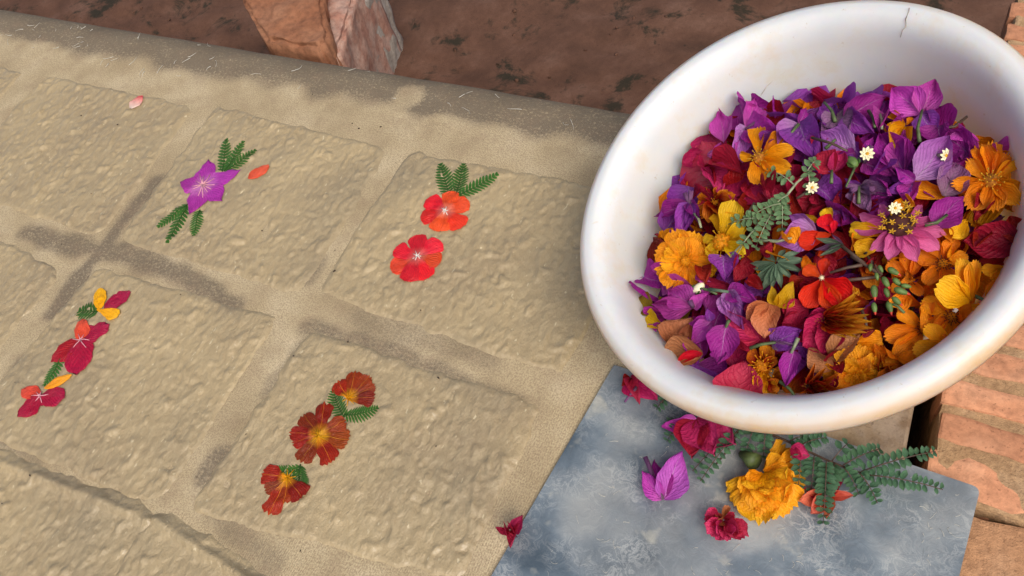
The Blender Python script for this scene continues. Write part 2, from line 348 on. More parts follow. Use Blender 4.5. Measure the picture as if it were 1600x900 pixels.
# masonry on the lower floor behind the bench
def rock(name, c, sx, sy, sz, rz, m, off, amp=.006, tilt=(0, 0)):
    me = box_mesh(name, -sx / 2, sx / 2, -sy / 2, sy / 2, 0, sz, (8, 8, 5), amp, off, .006)
    o = link(name, me, m); o.location = c; o.rotation_euler = (tilt[0], tilt[1], rz); me.polygons.foreach_set('use_smooth', [True] * len(me.polygons)); return o
def chunk(name, poly, ztop, m, off, amp, slope=0.0, parent=None):
    P_ = [at(x, y, ztop) for x, y in poly]; bm = bmesh.new(); f = bm.faces.new([bm.verts.new(p) for p in P_]); f.normal_update()
    if f.normal.z < 0: f.normal_flip()
    g = bmesh.ops.extrude_face_region(bm, geom=[f])
    cx = sum(p.x for p in P_) / len(P_); cy = sum(p.y for p in P_) / len(P_)
    for v in [q for q in g['geom'] if isinstance(q, bmesh.types.BMVert)]: pass
    low = [v for v in bm.verts if v not in [q for q in g['geom'] if isinstance(q, bmesh.types.BMVert)]]
    for v in low: v.co = Vector((cx + (v.co.x - cx) * .98, cy + (v.co.y - cy) * 1.0, FZ - .02))
    bmesh.ops.recalc_face_normals(bm, faces=bm.faces[:])
    bmesh.ops.bevel(bm, geom=bm.edges[:], offset=.004, segments=2, affect='EDGES'); bmesh.ops.triangulate(bm, faces=bm.faces[:])
    for _ in range(4):
        L_ = [e for e in bm.edges if e.calc_length() > .006]
        if L_: bmesh.ops.subdivide_edges(bm, edges=L_, cuts=1)
        bmesh.ops.triangulate(bm, faces=bm.faces[:])
    for v in bm.verts:
        a = [float(vn(v.co.x * 70 + v.co.z * 50, v.co.y * 70 + v.co.z * 23, off + q)) - .5 for q in (0, 3, 7)]; b = float(vn(v.co.x * 260, v.co.y * 260 + v.co.z * 200, off)) - .5
        v.co += Vector((a[0], a[1], a[2] + b * .5)) * (2 * amp)
    me = bpy.data.meshes.new(name); bm.to_mesh(me); bm.free(); me.polygons.foreach_set('use_smooth', [True] * len(me.polygons))
    return link(name, me, m, parent)
o = chunk('loose_brick', [(374, -60), (380, 0), (396, 38), (412, 62), (500, 76), (514, 62), (505, 10), (500, -60)], -.062, M_OLDBRICK, 31, .0022)
tag(o, 'worn orange brick end on the ground behind the cloth edge', 'brick')
e = empty('plaster_lump', (0, 0, FZ)); tag(e, 'pink flaking plaster with a whitish crust right of the worn orange brick', 'plaster')
o = chunk('plaster', [(502, -70), (498, -10), (510, 40), (516, 88), (528, 84), (548, 10), (572, -70)], -.080, M_PINK, 35, .0022); o.parent = e; o.matrix_parent_inverse = Matrix.Translation((0, 0, -FZ))
o = chunk('crust', [(566, -70), (546, 10), (526, 66), (534, 70), (552, 30), (570, -20), (584, -70)], -.094, M_WHITE, 39, .003); o.parent = e; o.matrix_parent_inverse = Matrix.Translation((0, 0, -FZ))

# ------------------------------------------------------------------ cloth with dirt marks
def seg_d(X, Y, a, b):
    ax, ay = a; bx, by = b; dx, dy = bx - ax, by - ay; t = np.clip(((X - ax) * dx + (Y - ay) * dy) / (dx * dx + dy * dy + 1e-12), 0, 1)
    return np.hypot(X - ax - t * dx, Y - ay - t * dy)
STAINS = [([(245, 285), (200, 335), (150, 400), (85, 492)], .0085, .95), ([(40, 362), (110, 382), (200, 398), (290, 432), (365, 478)], .0095, .8), ([(40, 570), (0, 640)], .012, .8),
          ([(480, 512), (560, 532), (690, 582), (800, 632)], .0075, .62), ([(505, 400), (480, 440)], .005, .5), ([(480, 535), (415, 615)], .006, .5), ([(345, 715), (325, 745)], .009, .75), ([(0, 680), (60, 710)], .008, .5),
          ([(330, 800), (430, 880)], .008, .4), ([(560, 495), (760, 560)], .010, .38), ([(730, 690), (690, 880)], .006, .2)]
def stain(X, Y):
    s = np.zeros_like(X)
    wob = (vn(X * 90, Y * 90, 4) - .5) * .006
    for pl, w, k in STAINS:
        P = [at(*p) for p in pl]; d = np.full_like(X, 9.0)
        for a, b in zip(P[:-1], P[1:]): d = np.minimum(d, seg_d(X, Y, (a.x, a.y), (b.x, b.y)))
        s = np.maximum(s, k * (1 - sstep(w * .3, w * 1.25, d + wob)))
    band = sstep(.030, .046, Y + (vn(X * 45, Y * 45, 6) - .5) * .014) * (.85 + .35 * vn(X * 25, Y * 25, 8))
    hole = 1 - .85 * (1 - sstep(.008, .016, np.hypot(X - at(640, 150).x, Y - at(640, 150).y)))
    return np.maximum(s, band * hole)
def fattr(me, name, vals):
    a = me.attributes.new(name, 'FLOAT', 'POINT'); a.data.foreach_set('value', np.asarray(vals, np.float32).ravel())
us = np.arange(-.52, .3731, .0022); tv = np.concatenate([np.arange(-.46, .053, .0022), np.linspace(.053, .053 + .035 * math.pi / 2 + .02, 26)[1:]])
Xc, T = np.meshgrid(us, tv); Yc = T.copy(); Zc = np.zeros_like(T); ex = T - .053; m1 = ex > 0; an = np.clip(ex / .035, 0, math.pi / 2)
Yc = np.where(m1, .053 + .035 * np.sin(an), T); Zc = np.where(m1, -.035 * (1 - np.cos(an)) - np.maximum(ex - .035 * math.pi / 2, 0), 0)
Zc = Zc + .0005 * (vn(Xc * 60, T * 60, 3) - .5) + .0016 * m1 * (vn(Xc * 35, T * 35, 5) - .5)
edge_x = .366 + .05 * 0
Xc = Xc + (vn(T * 70, Xc * 0 + 3.3, 2) - .5) * .002 * (Xc > .36)
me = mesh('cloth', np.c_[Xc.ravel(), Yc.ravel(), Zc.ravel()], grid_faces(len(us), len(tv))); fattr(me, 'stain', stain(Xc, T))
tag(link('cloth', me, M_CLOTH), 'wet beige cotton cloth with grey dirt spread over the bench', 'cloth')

# ------------------------------------------------------------------ paper sheets
SHEETS = []
def bp(q): 
    if len(q) == 3: p = at(q[1], q[2]); return (p.x, p.y)
    return (q[0], -q[1])
def sheet(label, quad, off, thick=.0010, ridge=None, hgt=.0030):
    Q = [bp(q) for q in quad]; x0, x1 = min(q[0] for q in Q) - .006, max(q[0] for q in Q) + .006; y0, y1 = min(q[1] for q in Q) - .006, max(q[1] for q in Q) + .006
    st = .00115; gx = np.arange(x0, x1, st); gy = np.arange(y0, y1, st); X, Y = np.meshgrid(gx, gy)
    d = np.full_like(X, 9.0); D = []
    for i in range(4):                                # quad runs clockwise seen from above
        a, b = Q[i], Q[(i + 1) % 4]; L = math.hypot(b[0] - a[0], b[1] - a[1])
        e = ((X - a[0]) * (b[1] - a[1]) - (Y - a[1]) * (b[0] - a[0])) / L; D.append(e); d = np.minimum(d, e)
    r = .0042                                         # soft corners
    d = -r * np.log(sum(np.exp(-np.clip(e, -.03, .2) / r) for e in D)) + .0042
    d = d + (vn(X * 110, Y * 110, off) - .5) * .0036 + (vn(X * 420, Y * 420, off + 1) - .5) * .0011
    ca, sa = math.cos(.30), math.sin(.30); A = X * ca + Y * sa; B = -X * sa + Y * ca
    wx = A + .004 * (vn(X / .009, Y / .009, off + 9) - .5); wy = B + .005 * (vn(X / .009, Y / .009, off + 10) - .5)
    lump = (vn(wx / .0030, wy / .0046, off + 2) - .5) * .0013 + (vn(wx / .0019, wy / .0025, off + 3) - .5) * .0012 + (vn(A / .017, B / .022, off + 4) - .5) * .0016
    lump = .72 * lump * (.45 + .9 * vn(X / .020, Y / .020, off + 7)) + .0014 * np.maximum(0, vn(wx / .0045, wy / .0065, off + 8) - .70) / .3
    e = sstep(-.0012, .0042, d)
    Z = -.0012 + e * (.0012 + thick) + sstep(0, .006, d) * lump
    if ridge is not None:
        for ri in ridge:
            rr = D[ri]; Z = Z + hgt * np.exp(-((rr - .0042) / .0030) ** 2) * e * (.55 + .9 * vn(X * 110, Y * 110, off + 6))
    keep = d > -.004
    idx = -np.ones(X.size, int); me_v = np.c_[X.ravel(), Y.ravel(), Z.ravel()]
    nx = len(gx); K = keep.ravel(); idx[K] = np.arange(K.sum())
    F = np.array(grid_faces(nx, len(gy))); F = F[K[F].all(1)]
    me = mesh('paper_sheet', me_v[K].tolist(), idx[F].tolist()); fattr(me, 'stain', (stain(X, Y) * .55).ravel()[K])
    o = link('paper_sheet', me, M_PULP); tag(o, label, 'paper sheet', 'wet handmade paper sheets drying on the cloth')
    SHEETS.append((x0, y0, st, Z)); return o
def top_z(x, y):
    z = 0.0
    for x0, y0, st, Z in SHEETS:
        i = (x - x0) / st; j = (y - y0) / st
        if 0 <= i < Z.shape[1] - 1 and 0 <= j < Z.shape[0] - 1:
            a = int(i); b = int(j); fx = i - a; fy = j - b
            z = max(z, (Z[b, a] * (1 - fx) + Z[b, a + 1] * fx) * (1 - fy) + (Z[b + 1, a] * (1 - fx) + Z[b + 1, a + 1] * fx) * fy)
    return z
P = lambda x, y: ('p', x, y)
sheet('plain paper sheet in the top left corner, cut off by the photo edge', [(-.36, .0), P(33, 115), P(-60, 210), (-.36, .12)], 1)
sheet('paper sheet with one small half white petal at its top edge', [P(72, 122), P(298, 170), P(152, 366), (-.184, .118)], 11)
sheet('paper sheet with the purple pressed star flower on it', [P(338, 170), P(602, 236), P(468, 455), P(191, 371)], 21)
sheet('paper sheet with two red pressed geraniums beside the bowl', [P(640, 240), (.333, -.002), (.330, .124), P(505, 455)], 31)
sheet('paper sheet at the left edge below the half white petal sheet', [(-.185, .140), P(92, 428), (-.030, .262), (-.185, .262)], 41)
sheet('paper sheet with crimson and orange pressed flowers at lower left', [P(152, 424), P(428, 500), P(245, 786), (-.004, .268)], 51)
sheet('large paper sheet with rust red pressed marigolds, lower middle', [P(484, 523), P(838, 638), P(718, 900), P(306, 792)], 61)
sheet('plain paper sheet with a thick rolled edge in the bottom left corner', [(-.030, .279), P(243, 803), (.150, .42), (-.030, .42)], 71, ridge=[0], hgt=.0026)
sheet('plain paper sheet with rolled edge under the marigold sheet, bottom centre', [P(246, 797), (.330, .290), (.330, .42), (.158, .42)], 81, ridge=[0], hgt=.0032)

# ------------------------------------------------------------------ zinc plate
Q = [at(960, 573), at(1530, 765), at(1449, 1100), at(654, 1100)]; PZ = .0022
ring = []
for i in range(4):
    p, a, b = Q[i], Q[i - 1], Q[(i + 1) % 4]; r_ = .0035 if i else .0015; u_ = (a - p).normalized() * r_; w_ = (b - p).normalized() * r_
    for t in (0, .25, .5, .75, 1): ring.append(p + u_ * (1 - t) ** 2 + w_ * t ** 2)
m_ = len(ring); vs = [(q.x, q.y, PZ - .0016) for q in ring] + [(q.x, q.y, PZ) for q in ring]
me = mesh('metal_plate', vs, [tuple(range(m_)), tuple(range(2 * m_ - 1, m_ - 1, -1))] + [(i, (i + 1) % m_, m_ + (i + 1) % m_, m_ + i) for i in range(m_)], False)
bm = bmesh.new(); bm.from_mesh(me); bmesh.ops.recalc_face_normals(bm, faces=bm.faces[:]); bm.to_mesh(me); bm.free()
tag(link('metal_plate', me, M_ZINC), 'scratched grey zinc plate with stuck paper fibres at lower right', 'metal plate')

# ------------------------------------------------------------------ bowl
BN = Vector((-.275, -.23, .934)).normalized(); BO = Vector((.427, -.056, .097)) + UP * .0022; BR = .1044
bx = BN.orthogonal().normalized(); by = BN.cross(bx)
BM_ = Matrix(((bx.x, by.x, BN.x, BO.x), (bx.y, by.y, BN.y, BO.y), (bx.z, by.z, BN.z, BO.z), (0, 0, 0, 1)))
PROF = [(.0, -.0775), (.056, -.0775), (.060, -.0755), (.070, -.060), (.0905, -.014), (.0965, -.0085), (.1030, -.0100), (.1036, -.0122), (.1045, -.0122), (.1051, -.0085), (.1048, -.0045), (.1030, -.0016), (.0995, .0), (.0955, -.0006), (.0925, -.0030), (.0900, -.0075), (.0880, -.0130), (.0780, -.0400), (.0675, -.0640), (.0620, -.0720), (.0560, -.0745), (.0, -.0745)]
def lathe(prof, n, wob=0.0):
    vs = []; fs = []; wear = []
    for k, (r, z) in enumerate(prof):
        for i in range(n):
            a = 2 * math.pi * i / n; w = 1 + wob * math.sin(2 * a + .6) + wob * .4 * math.sin(5 * a); vs.append((r * w * math.cos(a), r * w * math.sin(a), z + wob * .02 * math.sin(3 * a + 1)))
            wear.append(1.0 if 6 <= k <= 10 else (.55 if k in (11,) else (.12 if k < 14 else (.28 if k in (16, 17) else .1))))
    for k in range(len(prof) - 1):
        for i in range(n):
            j = (i + 1) % n; fs.append((k * n + i, k * n + j, (k + 1) * n + j, (k + 1) * n + i))
    return vs, fs, wear
bowl = empty('bowl', (0, 0, 0)); bowl.matrix_world = BM_
tag(bowl, 'white plastic bowl with cracked wide rim, full of flowers', 'bowl')
vs, fs, wear = lathe(PROF, 128, .006); me = mesh('basin', vs, fs); fattr(me, 'wear', wear); link('basin', me, M_PLASTIC, bowl)
BMI = BM_.inverted()
def lip_hit(px, py):
    """first point of the bowl's inner or rim surface that the ray meets"""
    d = ray(px, py); pr = [p for p in PROF[7:]]
    zz = [-p[1] for p in pr][5:]; rr = [p[0] for p in pr][5:]
    s = .25
    while s < .95:
        q = BMI @ (CAM + d * s); r = math.hypot(q.x, q.y)
        if q.z < .001 and r > np.interp(-q.z, zz, rr) or q.z < -.0745: return CAM + d * s
        s += .0004
    return CAM + d * .6
cr = [(1421, 12), (1420, 18), (1415, 30), (1416, 42), (1410, 47), (1407, 58)]
mb = MB(); P3 = [lip_hit(*q) for q in cr]; P3 = [BMI @ (p + (CAM - p).normalized() * .0002) for p in P3]
mb.tube(P3, .00028, .00016, 5); mb.build('crack', PM['crackline'], bowl)
for cr in ([(1188, 150), (1198, 135), (1212, 122), (1226, 113)],):
    mb = MB(); mb.tube([BMI @ (lip_hit(*q) + (CAM - lip_hit(*q)).normalized() * .0001) for q in cr], .00016, .00008, 4); mb.build('scratch', PM['scratch'], bowl)
# brick that props the raised side of the bowl
o = link('prop_brick', box_mesh('prop_brick', -.025, .025, -.045, .045, 0, .036, (5, 5, 3), .001, 44, .002), M_OLDBRICK)
o.location = (.481, -.012, -.002); o.rotation_euler = (0, 0, rad(38)); tag(o, 'brick wedged under the far side of the white bowl', 'brick')

#FLOWERS#
# ------------------------------------------------------------------ petals and leaves
PROFILES = {
    'bract': [(0, .10), (.07, .48), (.18, .82), (.33, 1.0), (.5, .95), (.66, .74), (.8, .47), (.91, .22), (1, .015)],
    'roundbract': [(0, .12), (.08, .52), (.2, .85), (.4, 1.0), (.6, .98), (.76, .82), (.88, .58), (.96, .30), (1, .06)],
    'round': [(0, .12), (.2, .36), (.4, .66), (.6, .90), (.75, 1.0), (.87, .93), (.95, .70), (1, .34)],
    'cosmos': [(0, .14), (.2, .42), (.4, .72), (.6, .92), (.78, 1.0), (.9, .92), (1, .66)],
    'marigold': [(0, .16), (.25, .45), (.5, .78), (.75, 1.0), (.9, .98), (1, .78)],
    'strap': [(0, .34), (.2, .72), (.45, .96), (.65, 1.0), (.82, .86), (.93, .58), (1, .26)],
    'lance': [(0, .16), (.15, .55), (.35, .95), (.5, 1.0), (.7, .74), (.86, .40), (1, .03)],
    'oval': [(0, .16), (.12, .62), (.3, .93), (.5, 1.0), (.7, .90), (.88, .58), (1, .14)],
}
def petal_grid(shape, nx, ny, cup, curl, ruf, fold, seed, tooth=0.0):
    rs = random.Random(seed); pr = PROFILES[shape]; T_ = [p[0] for p in pr]; Wd = [p[1] for p in pr]
    ph = [rs.uniform(0, 6.3) for _ in range(5)]; vs = []; uv = []
    for j in range(ny):
        t = j / (ny - 1); w = float(np.interp(t, T_, Wd)) * .5
        for i in range(nx):
            s = 2 * i / (nx - 1) - 1; x = s * w * (1 + .09 * math.sin(6 * t + ph[3] + (2 if s > 0 else 0)) + .05 * math.sin(17 * t + ph[4] * (1 if s > 0 else 2))); y = t
            if tooth: y += tooth * sstep(.8, 1, np.array(t)) * (math.cos(s * 3.5 * math.pi) * .5 - .6 * s * s)
            y += .015 * math.sin(9 * s + ph[0]) * t
            z = cup * (s * s) * w * 2 * (.4 + .6 * math.sin(math.pi * min(1, t * .9 + .1))) + curl * t * t + fold * abs(s) * w
            z += ruf * (math.sin(5 * t + 3.5 * s + ph[1]) * .5 + math.sin(9 * t - 6 * s + ph[2]) * .35 + math.sin(14 * t + 11 * s + ph[3]) * .16) * (.25 + .75 * t) * (.3 + .7 * abs(s))
            x += .02 * math.sin(7 * t + ph[4])
            vs.append((x, y, z)); uv.append((i / (nx - 1), t))
    return vs, uv, grid_faces(nx, ny)
PCACHE = {}
def petal_mesh(shape, var=0, cup=.25, curl=-.12, ruf=.06, fold=.0, nx=9, ny=12, tooth=0.0):
    k = (shape, var, cup, curl, ruf, fold, nx, ny, tooth)
    if k not in PCACHE:
        vs, uv, fs = petal_grid(shape, nx, ny, cup, curl, ruf, fold, hash((shape, var)) if False else var * 37 + len(shape) * 11, tooth)
        PCACHE[k] = mesh(shape + '_petal', vs, fs, True, uv)
    return PCACHE[k]
def frame(P0, P1, w, roll=0.0, ref=None, zs=1.0):
    y = P1 - P0; L = y.length; y.normalize(); ref = (CAM - P0).normalized() if ref is None else ref
    z = (ref - y * ref.dot(y)).normalized(); x = y.cross(z)
    if roll: q = Matrix.Rotation(roll, 3, y); x = q @ x; z = q @ z
    return Matrix(((x.x * L * w, y.x * L, z.x * L * zs, P0.x), (x.y * L * w, y.y * L, z.y * L * zs, P0.y), (x.z * L * w, y.z * L, z.z * L * zs, P0.z), (0, 0, 0, 1)))
def put(name, me, m, mat4, parent=None):
    """links a mesh with its own material at a world matrix; as a child when a parent (unrotated, unscaled) is given"""
    if len(me.materials) == 0: me.materials.append(m)
    o = bpy.data.objects.new(name, me); COL.objects.link(o)
    o.material_slots[0].link = 'OBJECT'; o.material_slots[0].material = m
    if parent is not None:
        o.parent = parent; b = parent
        while b is not None: mat4 = Matrix.Translation(-Vector(b.location)) @ mat4; b = b.parent
    o.matrix_basis = mat4
    return o
LAND = []                                             # things with a look of their own, used to say where small ones lie
def S(px, py, h=0.0):
    """point of the heap of flowers in the bowl under a pixel, raised by h towards the camera"""
    d = ray(px, py); s = .28
    while s < .9:
        q = BMI @ (CAM + d * s); r = math.hypot(q.x, q.y)
        if q.z < -.031 + .014 * (1 - min(r / .088, 1.0) ** 2): break
        s += .0006
    return CAM + d * (s - h)
def T(px, py, h=0.0):
    """point on the plate or cloth under a pixel"""
    return at(px, py, PZ + h)
rr = random.Random(5)
def bract(label, m, base, tip, w=.75, h=.005, lift=.004, roll=None, shape='bract', cup=.28, curl=-.14, ruf=.19, fold=.08, pos=S, parent=None, name='bract', cat='flower bract', group=None):
    P0 = pos(base[0], base[1], h); P1 = pos(tip[0], tip[1], h + lift)
    roll = rr.uniform(-.35, .35) if roll is None else roll
    o = put(name, petal_mesh(shape, rr.randrange(5), cup, curl, ruf, fold), PM[m], frame(P0, P1, w, roll), parent)
    if parent is None:
        tag(o, label, cat, group)
    return o
def boug(label, base, bracts, h=.006, stem=None, tubes=(), pos=S, cat='bougainvillea', name='bougainvillea', shape='bract', lift=.004, stemmat='stem', land=None):
    c = pos(base[0], base[1], h); e = empty(name, c); tag(e, label, cat, 'bougainvillea blossoms')
    for b in bracts:
        m, tip = b[0], b[1]; w = b[2] if len(b) > 2 else .75; rl = b[3] if len(b) > 3 else None; lf = b[4] if len(b) > 4 else lift
        bract(None, m, base, tip, w, h, lf, rl, shape, pos=pos, parent=e)
    for t in tubes:
        a = c + (CAM - c).normalized() * .001; b2 = pos(t[0], t[1], h + .005); mb = MB()
        mb.tube([a - c, (a + b2) / 2 - c, b2 - c], .0009, .0013, 6); mb.build('floret_tube', PM['fadedmauve'], e)
    if stem:
        mb = MB(); pts = [pos(x, y, h + .003) - c for x, y in stem]; mb.tube(pts, .0009, .0006, 5); mb.build('stem', PM[stemmat], e)
    if land: LAND.append((land, base))
    return e
def tipflower(label, name, cat, center, tips, m, shape='cosmos', h=.008, lift=.004, cup=.3, curl=-.1, ruf=.05, tooth=.07, ctr=None, cr=.004, pos=S, land=None, fold=0.0, group=None, cdir=None):
    c = pos(center[0], center[1], h); e = empty(name, c); tag(e, label, cat, group)
    for t in tips:
        w = t[2] if len(t) > 2 else .6; mm = t[3] if len(t) > 3 else m
        P1 = pos(t[0], t[1], h + (t[4] if len(t) > 4 else lift)); P0 = c + (P1 - c) * .06
        put('petal', petal_mesh(shape, rr.randrange(5), cup, curl, ruf, fold, tooth=tooth), PM[mm], frame(P0, P1, w, rr.uniform(-.25, .25)), e)
    n = (CAM - c).normalized() if cdir is None else cdir
    if ctr: centre(e, c, n, ctr, cr)
    if land: LAND.append((land, center))
    return e
def centre(e, c, n, kind, r):
    """heart of a flower, in the flower's own coordinates"""
    o = Vector((0, 0, 0)); a = n.orthogonal().normalized(); b = n.cross(a)
    rs = random.Random(int(abs(c.x) * 1e5))
    mb = MB(); mb.blob(o + n * r * .25, r * .8, n, .6, 8, 5)
    base = {'pollen': 'pollen_brown', 'tuft': 'orange', 'zinnia': 'darkdisc', 'dark': 'darkdisc', 'white': 'cream', 'brown': 'deeporange'}[kind]
    disc = mb.build('disc', PM[base], e)
    mb = MB()
    for k in range(26 if kind != 'zinnia' else 18):
        an = k * 2.399; q = math.sqrt((k + .5) / 26) * r
        p = (a * math.cos(an) + b * math.sin(an)) * q
        tp = p * 1.25 + n * (r * ((.55 if kind == 'zinnia' else 1.0) + .45 * rs.random()))
        if kind == 'zinnia':
            mb.tube([p * .9 + n * r * .3, tp], r * .05, r * .05, 4)
            for s_ in range(5):
                aa = s_ * 1.257 + k; dd = (a * math.cos(aa) + b * math.sin(aa)); mb.tube([tp, tp + dd * r * .20 + n * r * .05], r * .06, r * .02, 4)
        else:
            mb.tube([p * .5, tp], r * .05, r * .035, 4); mb.blob(tp, r * .10, n, 1.3, 5, 3)
    mb.build('stamens', PM[{'pollen': 'pollen', 'tuft': 'gold', 'zinnia': 'pollen', 'dark': 'pollen_brown', 'white': 'cream', 'brown': 'darkdisc'}[kind]], e)
def marigold(label, center, rpx, n=None, m='gold', h=.010, rings=((13, 1.0, 8), (11, .84, 26), (9, .66, 44), (7, .46, 62)), pos=S, land=None, name='marigold', group=None, tuft='tuft', w=.62, roll=0.0, ruf=.13, tiltx=0.0, tilty=0.0, cr=.22):
    c = pos(center[0], center[1], h); e = empty(name, c); tag(e, label, 'marigold', group)
    R_ = rpx * (c - CAM).length / F_PX
    n = ((CAM - c).normalized() + RIGHT * tiltx + UP * tilty).normalized(); a = n.orthogonal().normalized(); b = n.cross(a)
    for q, (cnt, ln, el) in enumerate(rings):
        for k in range(cnt):
            an = 2 * math.pi * (k + .5 * (q % 2)) / cnt + roll + rr.uniform(-.12, .12); ee = rad(el + rr.uniform(-9, 9))
            dr = (a * math.cos(an) + b * math.sin(an)) * math.cos(ee) + n * math.sin(ee); L = R_ * ln * rr.uniform(.88, 1.06)
            P0 = c + dr * (.08 * L) - n * (R_ * .05 * (len(rings) - q) * .3); put('petal', petal_mesh('marigold', rr.randrange(5), .22, -.18, ruf, tooth=.09), PM[m], frame(P0, P0 + dr * L, w * rr.uniform(.85, 1.15), rr.uniform(-.2, .2), ref=n), e)
    centre(e, c, n, tuft, R_ * cr)
    mb = MB(); mb.blob(-n * R_ * .30, R_ * .22, n, 1.3); mb.build('calyx', PM['calyx'], e)
    if land: LAND.append((land, center))
    return e
LEAFLET = {}
def sprig(label, rachis, pinnae, m, stemm, pos, h0=.003, h1=.010, name='fern_sprig', leaflet_px=13, wr=.48, cat='fern sprig', alt=False, land=None, rr_=.0007):
    P_ = [pos(x, y, h0 + (h1 - h0) * i / max(1, len(rachis) - 1)) for i, (x, y) in enumerate(rachis)]; c = P_[0]
    e = empty(name, c); tag(e, label, cat)
    mb = MB(); mb.tube([p - c for p in P_], rr_, rr_ * .6, 5); mb.build('rachis', PM[stemm], e)
    for (a, b, n, *ex) in pinnae:
        ha = ex[0] if ex else h1 * .8; hb = ex[1] if len(ex) > 1 else h0
        A = pos(a[0], a[1], ha); B = pos(b[0], b[1], hb); sag = Vector((0, 0, .0025)); pts = [A.lerp(B, t) + sag * (4 * t * (1 - t)) for t in (0, .25, .5, .75, 1)]
        mb = MB(); pin = empty('pinna', A - c); pin.parent = e; mb.tube([p - A for p in pts], rr_ * .5, rr_ * .3, 4); mb.build('stalk', PM[stemm], pin)
        ax = (B - A).normalized(); nn = (CAM - A).normalized(); side = ax.cross(nn).normalized(); dist = (A - CAM).length
        for k in range(n):
            t = (k + .6) / n; i = min(3, int(t * 4)); p = pts[i].lerp(pts[i + 1], t * 4 - i)
            L = leaflet_px * dist / F_PX * (.62 + .55 * math.sin(math.pi * min(1, t * .8 + .18))) * rr.uniform(.88, 1.1)
            for sd in (-1, 1):
                if rr.random() < .06: continue
                d = (side * sd * 1.0 + ax * .30 + nn * rr.uniform(-.25, .40) + ax * rr.uniform(-.18, .18)).normalized()
                me = petal_mesh('oval', rr.randrange(3), .12, -.08, .02, .15, 5, 5)
                if len(me.materials) == 0: me.materials.append(PM[m])
                o = bpy.data.objects.new('leaflet', me); COL.objects.link(o); o.parent = pin; o.material_slots[0].link = 'OBJECT'; o.material_slots[0].material = PM[m]
                o.matrix_basis = Matrix.Translation(-A) @ frame(p, p + d * L, wr, rr.uniform(-.35, .35), ref=nn)
    if land: LAND.append((land, rachis[len(rachis) // 2]))
    return e
def floret(label, c, rpx=9, h=.014, tx=0, ty=0, pos=S):
    P_ = pos(c[0], c[1], h); R_ = rpx * (P_ - CAM).length / F_PX; n = ((CAM - P_).normalized() + RIGHT * tx + UP * ty).normalized(); a = n.orthogonal().normalized(); b = n.cross(a)
    e = empty('white_floret', P_); tag(e, label, 'floret', 'tiny white bougainvillea florets')
    for k in range(9):
        an = k * 6.2832 / 9; d = a * math.cos(an) + b * math.sin(an) + n * .15
        put('petal', petal_mesh('strap', 0, .2, -.1, .03, nx=5, ny=5), PM['cream'], frame(P_, P_ + d * R_, .55, 0, ref=n), e)
    mb = MB(); mb.blob(n * .0002, R_ * .28, n, .5, 6, 4); mb.build('eye', PM['pollen'], e)
    mb = MB(); mb.tube([Vector((0, 0, 0)), -n * R_ * 1.6], R_ * .3, R_ * .35, 6); mb.build('tube', PM['palestem'], e)
def budpiece(label, name, c, rpx, m, axis_px, h=.010, st=1.5, taper=.5, cat='bud', stem=None, pos=S, tipm=None):
    P_ = pos(c[0], c[1], h); A = pos(axis_px[0], axis_px[1], h) - P_; R_ = rpx * (P_ - CAM).length / F_PX
    e = empty(name, P_); tag(e, label, cat); ax = A.normalized()
    mb = MB(); mb.blob((0, 0, 0), R_, ax, st, 10, 8, 0, taper); mb.build('bud_body', PM[m], e)
    for k in range(3):
        an = k * 2.094; q = ax.orthogonal().normalized(); q = Matrix.Rotation(an, 3, ax) @ q
        put('sepal', petal_mesh('lance', k, .3, .1, .0, nx=5, ny=5), PM['leaf'], frame(P_ - ax * R_ * st * .9 + q * R_ * .5, P_ + q * R_ * 1.02, .5, 0, ref=q), e)
    if stem:
        mb = MB(); mb.tube([-ax * R_ * st * .8] + [pos(x, y, h) - P_ for x, y in stem], R_ * .22, R_ * .15, 5); mb.build('stem', PM['stem'], e)
    return e
def stalk(label, pts, h=.010, r=.0009, m='stem', name='flower_stalk', pos=S, cat='stalk'):
    P_ = [pos(x, y, h) for x, y in pts]; mb = MB(); mb.tube(P_, r, r * .7, 6); o = mb.build(name, PM[m]); tag(o, label, cat); return o

# ------------------------------------------------------------------ pressed flowers laid into the paper
def pressed_petal(parent, m, base, tip, wpx, shape='round', lift=.0007, name='petal', tooth=0.0, label=None, cat=None, thing=False, nm=None):
    A = at(*base); B = at(*tip); y = B - A; L = y.length; y.normalize(); x = Vector((-y.y, y.x, 0)) * -1
    ppm = (A - CAM).length / F_PX; Wd = wpx * ppm * 1.02
    vs, uv, fs = petal_grid(shape, 9, 11, 0, 0, 0, 0, int(base[0] * 7 + tip[1]), tooth)
    out = []
    for v, u in zip(vs, uv):
        q_ = 1 + .30 * (float(vn(tip[0] * .37 + v[1] * 5 + (3 if v[0] > 0 else 0), tip[1] * .41, 3)) - .5); p = A + x * (v[0] * Wd * q_) + y * (v[1] * L); wz = top_z(p.x, p.y)
        edge = max(abs(u[0] - .5) * 2, u[1]); p.z = wz + lift + .0005 * float(vn(p.x * 500, p.y * 500, 2)) - .0003 * sstep(.8, 1, np.array(edge)); out.append(p)
    c = Vector((0, 0, 0)) if parent is None else Vector(parent.location)
    o = link(name if nm is None else nm, mesh('pressed_petal', [p - c for p in out], fs, True, uv), PM[m], parent)
    if thing: tag(o, label, cat, None)
    return o
